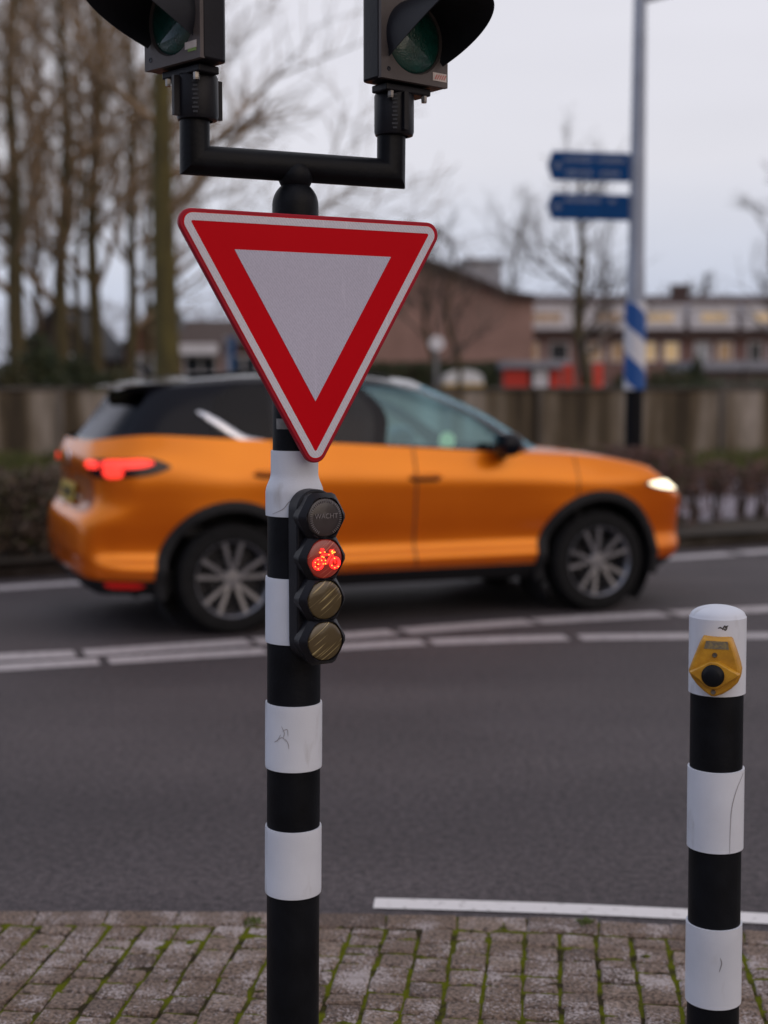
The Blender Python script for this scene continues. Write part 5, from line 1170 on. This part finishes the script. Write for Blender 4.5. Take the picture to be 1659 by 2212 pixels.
for i, z in enumerate(dz):
    M = Matrix.Translation((0, 0, z))
    mb = MB(); o_, i_ = hexr(.058), hexr(.050)
    n = len(o_); vs = [M @ Vector((x, .040, zz_)) for x, zz_ in hexr(.054)] + [M @ Vector((x, .012, zz_)) for x, zz_ in o_] + [M @ Vector((x * .93, -.002, zz_ * .93)) for x, zz_ in i_]
    rim = [Vector((math.cos(R(360 * k / n + 10)), 0, math.sin(R(360 * k / n + 10)))) for k in range(n)]
    vs += [M @ (p * .0425 + Vector((0, -.002, 0))) for p in rim] + [M @ (p * .0405 + Vector((0, .008, 0))) for p in rim]
    fs = [(r_ * n + k, r_ * n + (k + 1) % n, (r_ + 1) * n + (k + 1) % n, (r_ + 1) * n + k) for r_ in range(4) for k in range(n)]
    mb.add(vs, fs); bz = mb.build('bezel', HOUS, bs, smooth=30)
    lm = [WLENS, RLENS, AMB, AMB][i]
    mb = MB(); mb.lathe([(0, .007)] + [(.0405 * math.sin(a), .007 * math.cos(a) - .001) for a in [R(90) * k / 8 for k in range(1, 9)]] + [(.0405, -.012)], 40, M @ Matrix.Rotation(R(90), 4, 'X'), caps=False)
    ln = mb.build('lens', lm, bs, smooth=60)
    if i == 0:
        ln['label'] = 'dark waiting time lens with faint lettering'
        mb = MB(); text_mesh('WACHT', .0145, M @ Matrix.Translation((0, -.0072, .003)) @ Matrix.Rotation(R(90), 4, 'X'), mb); mb.build('lettering', TXT, ln, smooth=0)
        mb = MB()
        for k in range(42):
            a = R(-60 + 300 * k / 41); p = Vector((math.cos(a), 0, math.sin(a)))
            if 50 < math.degrees(a) < 60: continue
            mb.box(M @ (p * .0345 + Vector((0, -.0052, 0))), (.0055, .002, .0011), Matrix.Rotation(-a, 3, 'Y'))
        mb.build('countdown_ring', TXT, ln, smooth=0)
    if i == 1:
        ln['label'] = 'lit red lens with a bicycle symbol'
        rng = random.Random(4); d1 = MB(); d2 = MB(); mb = MB()
        def led(x, zz_, r=.0017, hot=False):
            x *= 1.12; zz_ *= 1.12; r *= 1.35 if not hot else 1.15
            yy = -.0108
            (d2 if hot else d1).lathe([(0, .0026), (r * .75, .0019), (r, 0), (r, -.002)], 8, M @ Matrix.Translation((x, yy + .0015, zz_)) @ Matrix.Rotation(R(90), 4, 'X'), caps=False)
        for cx_ in (-.0195, .0195):
            mb.tube([M @ Vector((cx_ + math.cos(q * math.pi / 14) * .0098, -.0072, -.009 + math.sin(q * math.pi / 14) * .0098)) for q in range(29)], .0033, 8, False)
            for q in range(7): led((cx_ + math.cos(q * .9) * .0098) / 1.12, (-.009 + math.sin(q * .9) * .0098) / 1.12, .0012, rng.random() < .5)
        segs = [((-.0185, -.008), (-.009, .008)), ((-.009, .008), (.010, .008)), ((-.009, .007), (0, -.008)), ((0, -.008), (.011, .009)), ((.0185, -.008), (.010, .013)), ((0, -.008), (-.0185, -.008)), ((-.014, .013), (-.005, .0135)), ((.007, .0145), (.015, .0155)), ((-.012, .018), (-.006, .018)), ((.010, .012), (.016, .012))]
        for (a, b) in segs:
            ll = math.hypot(b[0] - a[0], b[1] - a[1]); c = max(2, int(ll / .0031))
            mb.tube([M @ Vector((a[0] * 1.12, -.0072, a[1] * 1.12)), M @ Vector((b[0] * 1.12, -.0072, b[1] * 1.12))], .0021, 8)
            for k in range(c + 1):
                if rng.random() < .30: led(lerp(a[0], b[0], k / c), lerp(a[1], b[1], k / c), .0011, True)
        d1.v and mb.add(d1.v, d1.f); mb.build('bicycle_symbol', LED, ln, smooth=60); d2.build('bright_diode', LEDC, ln, smooth=60)['kind'] = 'stuff'

# ---- two traffic light heads on the crossbar
GLENS = pbr('green_lens', (.004, .060, .048), .16, var=.15, scale=40, coat=.8, bump=.25, bscale=260)
YLENS = pbr('amber_lens_off', (.12, .07, .01), .2, var=.1, coat=.6); RLO = pbr('red_lens_off', (.10, .008, .006), .2, var=.1, coat=.6)
VIS = pbr('visor_black', (.011, .012, .017), .55, spec=.3, var=.12, scale=12, bump=.06, bscale=220)
PLATE = pbr('signal_face', (.092, .078, .076), .55, var=.12, scale=14, bump=.08, bscale=260)
STK = pbr('sticker_white', (.62, .55, .52), .6, var=.1, scale=60); STKR = pbr('sticker_red', (.55, .12, .10), .6); STKG = pbr('sticker_green', (.20, .30, .08), .6)
def head(end, yaw, zbot, label, side, dx=0.0, wd=.182, dp=.066, shift=(0, 0)):
    """three stacked aspects above a clamp collar; local -Y faces the road user"""
    loc = Vector((px0 + LEAN, PD, 0)) + Vector((end.x, end.y, 0)); t = thing('traffic_light', label, 'traffic light', (loc.x + shift[0], loc.y + shift[1], zbot), yaw, 'traffic lights on the crossbar')
    hw = wd / 2; H = .185 * 3
    # casing with rounded back corners (plan outline swept up)
    pl_ = [(-hw, -dp / 2), (hw, -dp / 2)] + [(hw - .020 + .020 * math.cos(a), dp / 2 - .020 + .020 * math.sin(a)) for a in [R(15 * k) for k in range(7)]] + [(-hw + .020 + .020 * math.cos(a), dp / 2 - .020 + .020 * math.sin(a)) for a in [R(90 + 15 * k) for k in range(7)]]
    n = len(pl_); mb = MB(); vs = [(x, y, 0.004) for x, y in pl_] + [(x, y, H) for x, y in pl_]; mb.add(vs, [tuple(reversed(range(n))), tuple(range(n, 2 * n))] + [(k, (k + 1) % n, n + (k + 1) % n, n + k) for k in range(n)])
    mb.build('housing', HOUS, t, smooth=30, bevel=.004)
    for k, lm in enumerate((GLENS, YLENS, RLO)):
        zc = .0955 + .185 * k; yf = -dp / 2
        # face plate with a round hole
        mb = MB(); n = 48; c_ = [(math.cos(2 * math.pi * q / n), math.sin(2 * math.pi * q / n)) for q in range(n)]
        def sq(a, b): m_ = max(abs(a), abs(b)); return a / m_ * (hw - .001), b / m_ * .0915
        o_ = [sq(a, b) for a, b in c_]; rr_ = .0745
        vs = [(x, yf - .007, zc + z) for x, z in o_] + [(a * rr_, yf - .007, zc + b * rr_) for a, b in c_] + [(a * .0705, yf + .004, zc + b * .0705) for a, b in c_] + [(x, yf + .004, zc + z) for x, z in o_]
        fs = []
        for q in range(n):
            r_ = (q + 1) % n; fs += [(q, r_, n + r_, n + q), (n + q, n + r_, 2 * n + r_, 2 * n + q), (q, 3 * n + q, 3 * n + r_, r_)]
        mb.add(vs, fs); fp = mb.build('face_plate', PLATE, t, smooth=30)
        mb = MB()
        for (sx_, sz_) in ((-.07, -.072), (.07, -.072)): mb.lathe([(0, .0005), (.0045, .001), (.005, 0)], 12, Matrix.Translation((sx_, yf - .007, zc + sz_)) @ Matrix.Rotation(R(90), 4, 'X'), caps=False)
        mb.build('screw', BLK, fp, smooth=0)
        mb = MB(); mb.lathe([(0, .018)] + [(.0715 * math.sin(a), .018 * math.cos(a)) for a in [R(9) * q for q in range(1, 11)]], 44, Matrix.Translation((0, yf + .002, zc)) @ Matrix.Rotation(R(90), 4, 'X'), caps=False)
        mb.build('lens', lm, t, smooth=60)
        # cutaway visor: full length over the top, swept back to nothing below
        mb = MB(); nv = 60; vs = []; fs = []; A0 = R(62); 
        for q in range(nv + 1):
            a = -math.pi / 2 + A0 + (2 * math.pi - 2 * A0) * q / nv; da = abs((a + math.pi / 2 + math.pi) % (2 * math.pi) - math.pi)
            da = min(a + math.pi / 2, 2 * math.pi - (a + math.pi / 2)); f = max(0, min(1, (da - A0) / R(80))); ln_ = .006 + .176 * (math.sin(f * math.pi / 2) ** 1.0)
            for (ro, fy) in ((.0765, 0), (.079 + .004, 1), (.079 + .0015, 1), (.0742, 0)):
                vs.append((math.cos(a) * ro, yf - .005 - ln_ * fy, zc + math.sin(a) * ro - (.010 * fy)))
        for q in range(nv):
            for s_ in range(3): fs.append((q * 4 + s_, q * 4 + s_ + 1, q * 4 + s_ + 5, q * 4 + s_ + 4))
        mb.add(vs, fs); mb.build('visor', VIS, t, smooth=50)
    # base flange, bolts and clamp collar round the pipe
    mb = MB(); mb.box((dx, .006, -.006), (wd * .66, dp * .8, .016)); mb.build('flange', HOUS, t, smooth=0, bevel=.003)
    for sx_ in (-1, 1):
        mb = MB(); mb.lathe([(.0, -.014), (.006, -.014), (.0065, -.010), (.0065, 0)], 6, Matrix.Translation((dx + sx_ * wd * .25, -dp * .22, -.014)), caps=False)
        mb.build('bolt', STEEL, t, smooth=0)
    back = Matrix.Rotation(-yaw, 3, 'Z') @ Vector((-shift[0], -shift[1], 0))
    mb = MB(); Mc = Matrix.Translation((back.x, back.y, 0))
    mb.lathe([(.0308, -.100), (.0400, -.098), (.0425, -.09), (.0425, -.016), (.0400, -.010), (.03, -.010)], 40, Mc, caps=False)
    for a in (R(-100), R(80)): 
        p = Vector((math.cos(a), math.sin(a), 0)); mb.box(Vector((back.x, back.y, -.054)) + p * .046, (.018, .010, .078), Matrix.Rotation(a, 3, 'Z'))
    col_ = mb.build('collar', HOUS, t, smooth=40)
    mb = MB(); a = -yaw + R(-88); p = Vector((math.cos(a), math.sin(a), 0)); q_ = Vector((-p.y, p.x, 0))
    for k in range(9): mb.box(Vector((back.x, back.y, -.088 + k * .0085)) + p * .0428, (.002, .013 if k % 2 else .009, .004), Matrix.Rotation(a, 3, 'Z'))
    mb.build('size_markings', pbr('worn_print', (.03, .033, .042), .6, var=.2), col_, smooth=0)
    if side > 0:
        mb = MB(); mb.box((hw - .024, -dp / 2 - .0076, .024), (.038, .0008, .017)); sk = mb.build('sticker', STK, t, smooth=0)
        mb = MB()
        for k in range(5): mb.box((hw - .034 + k * .006, -dp / 2 - .0082, .024), (.0022, .0006, .011), Matrix.Rotation(R(30), 3, 'Y'))
        mb.build('sticker_stripes', STKR, sk, smooth=0)
    else:
        mb = MB(); mb.box((hw - .030, -dp / 2 - .0076, .032), (.036, .0008, .014)); sk = mb.build('sticker', STK, t, smooth=0)
        mb = MB(); mb.box((hw - .026, -dp / 2 - .0076, .0225), (.026, .0008, .006)); mb.build('sticker_stripe', STKG, sk, smooth=0)
    return t
eL, eR = ends
Yl, Yr = PD + eL.y, PD + eR.y
LEAN = .0165
head(eL, R(-44), zat(400, 146, Yl - .03) , 'left traffic light on the crossbar, its dark green lens turned left', -1, shift=(-.017, -.010))
head(eR, R(38), zat(887, 186, Yr - .03), 'right traffic light on the crossbar, its dark green lens turned right', 1, shift=(.019, -.012))

# ================================================================== FOREGROUND: PUSH BUTTON POST
QD = 3.02; qc = at(1547, 1700, QD); qx = qc.x + .003; qr = .0575
def qz(v): return zat(1547, v, QD - qr) - PZ
bol = thing('push_button_post', 'short black and white striped push button post with a domed white top', 'bollard', (qx + .001, QD, PZ)); bol.rotation_euler = (0, R(-.45), 0)
mb = MB(); mb.lathe([(qr, -.02), (qr, qz(1345))], 48); mb.build('pole', BKP, bol, smooth=50)
ztop = qz(1340); zdome = qz(1345) + .028
bq = [(1340, 1506), (1670, 1845), (2010, 2182)]
for i, (v0, v1) in enumerate(bq):
    z1, z0 = qz(v0), qz(v1); o = .0042
    if i == 0:
        pr = [(qr - .001, z0), (qr + o, z0 + .0006), (qr + o, z1), (qr + o - .001, z1 + .0012)] + [((qr + .0022) * math.cos(a), z1 + .0012 + .024 * math.sin(a)) for a in [R(9) * k for k in range(1, 11)]]
    else: pr = [(qr - .001, z0), (qr + o, z0 + .0006), (qr + o, z1 - .0006), (qr - .001, z1)]
    mb = MB(); mb.lathe(pr, 56, caps=False); bo = mb.build('reflective_band', WB, bol, smooth=30)
    mb = MB()
    if i == 0:
        for s_ in ([(-14, 1357), (-9, 1355), (-4, 1358)], [(-5, 1360), (0, 1352), (5, 1356)], [(-3, 1358), (2, 1360), (6, 1354)], [(0, 1357), (4, 1353), (8, 1351)]): stroke(mb, s_, qr, 1.6, .0048, qz)
        mb.build('scribble', MARK, bo, smooth=0)
    elif i == 1:
        stroke(mb, [(52, 1676), (34, 1706), (22, 1745), (19, 1790), (18, 1846)], qr, 1.1, .0048, qz); mb.build('scratch', MARKG, bo, smooth=0)
    else:
        stroke(mb, [(0, 2068), (3, 2080), (-2, 2098)], qr, 1.4, .0048, qz); mb.build('scratch', MARKG, bo, smooth=0)
# ---- yellow push button unit
PBY = R(-17); nq = Matrix.Rotation(PBY, 3, 'Z') @ Vector((0, -1, 0)); fdq = .086
YEL = pbr('worn_yellow_plastic', (.56, .28, .018), .42, scale=40, col2=(.42, .20, .015), bump=.12, bscale=240, rvar=.1)
YELD = pbr('faded_label', (.26, .20, .09), .6, scale=160, col2=(.15, .13, .10), lo=.4, hi=.6)
bc2 = Vector((qx, QD, 0)) + nq * fdq; Sx = 1.0 / 12 / 1004      # the housing outline, measured off the photograph in its own plane
pb = thing('push_button_box', 'worn yellow push button box with a round black button on the white post top', 'push button', (bc2.x - .007, bc2.y, zat(1541, 1456, QD - fdq)), PBY)
def pp(zx, zy): return ((zx - 660) / 12 / 1004, -(zy - 1085) / 12 / 1004)
out_ = [pp(*q) for q in ((370, 150), (700, 165), (1045, 165), (1090, 200), (1190, 480), (1310, 880), (1335, 1010), (1325, 1120), (1250, 1290), (1100, 1450), (900, 1590), (700, 1675), (600, 1675), (420, 1560), (230, 1390), (90, 1200), (15, 1050), (20, 990), (130, 680), (260, 330), (340, 170))]
out_ = list(reversed(out_))
mb = MB(); n = len(out_); vs = [Vector((x * .93, -.010, z * .95)) for x, z in out_] + [Vector((x, -.002, z)) for x, z in out_] + [Vector((x, .052, z)) for x, z in out_]
mb.add(vs, [tuple(range(n)), tuple(reversed(range(2 * n, 3 * n)))] + [(r_ * n + k, (r_ + 1) * n + k, (r_ + 1) * n + (k + 1) % n, r_ * n + (k + 1) % n) for r_ in range(2) for k in range(n)])
mb.build('housing', YEL, pb, smooth=35, bevel=.003)
dm_ = [pp(*q) for q in ((40, 1030), (470, 760), (560, 715), (760, 715), (850, 765), (1310, 1020), (1310, 1060), (1180, 1160), (850, 1380), (760, 1440), (600, 1440), (480, 1370), (60, 1060))]; dm_ = list(reversed(dm_))
mb = MB(); n = len(dm_); vs = [Vector((x * .93, -.026, z * .93)) for x, z in dm_] + [Vector((x, -.018, z)) for x, z in dm_] + [Vector((x, -.004, z)) for x, z in dm_]
mb.add(vs, [tuple(range(n))] + [(r_ * n + k, (r_ + 1) * n + k, (r_ + 1) * n + (k + 1) % n, r_ * n + (k + 1) % n) for r_ in range(2) for k in range(n)]); mb.build('boss', YEL, pb, smooth=30, bevel=.003)
mb = MB(); mb.lathe([(0, .012), (.014, .0115), (.0185, .009), (.0205, .005), (.0235, .003), (.0240, 0), (.0240, -.006)], 40, Matrix.Translation((-.0012, -.026, .0)) @ Matrix.Rotation(R(90), 4, 'X'), caps=False); mb.build('button', pbr('button_black', (.006, .007, .010), .45, var=.1, spec=.2), pb, smooth=60)
for (zx, zy) in ((670, 580), (650, 1545)):
    x, z = pp(zx, zy); mb = MB(); mb.lathe([(0, .002), (.0042, .0025), (.0055, 0), (.0055, -.004)], 16, Matrix.Translation((x, -.0105, z)) @ Matrix.Rotation(R(90), 4, 'X'), caps=False); mb.build('screw', STEEL, pb, smooth=0)
lb_ = [pp(*q) for q in ((1000, 215), (440, 215), (380, 420), (1040, 420))]
mb = MB(); mb.prism([(x * .96, z) for x, z in lb_], -.0112, -.0104); mb.build('worn_label', YELD, pb, smooth=0)
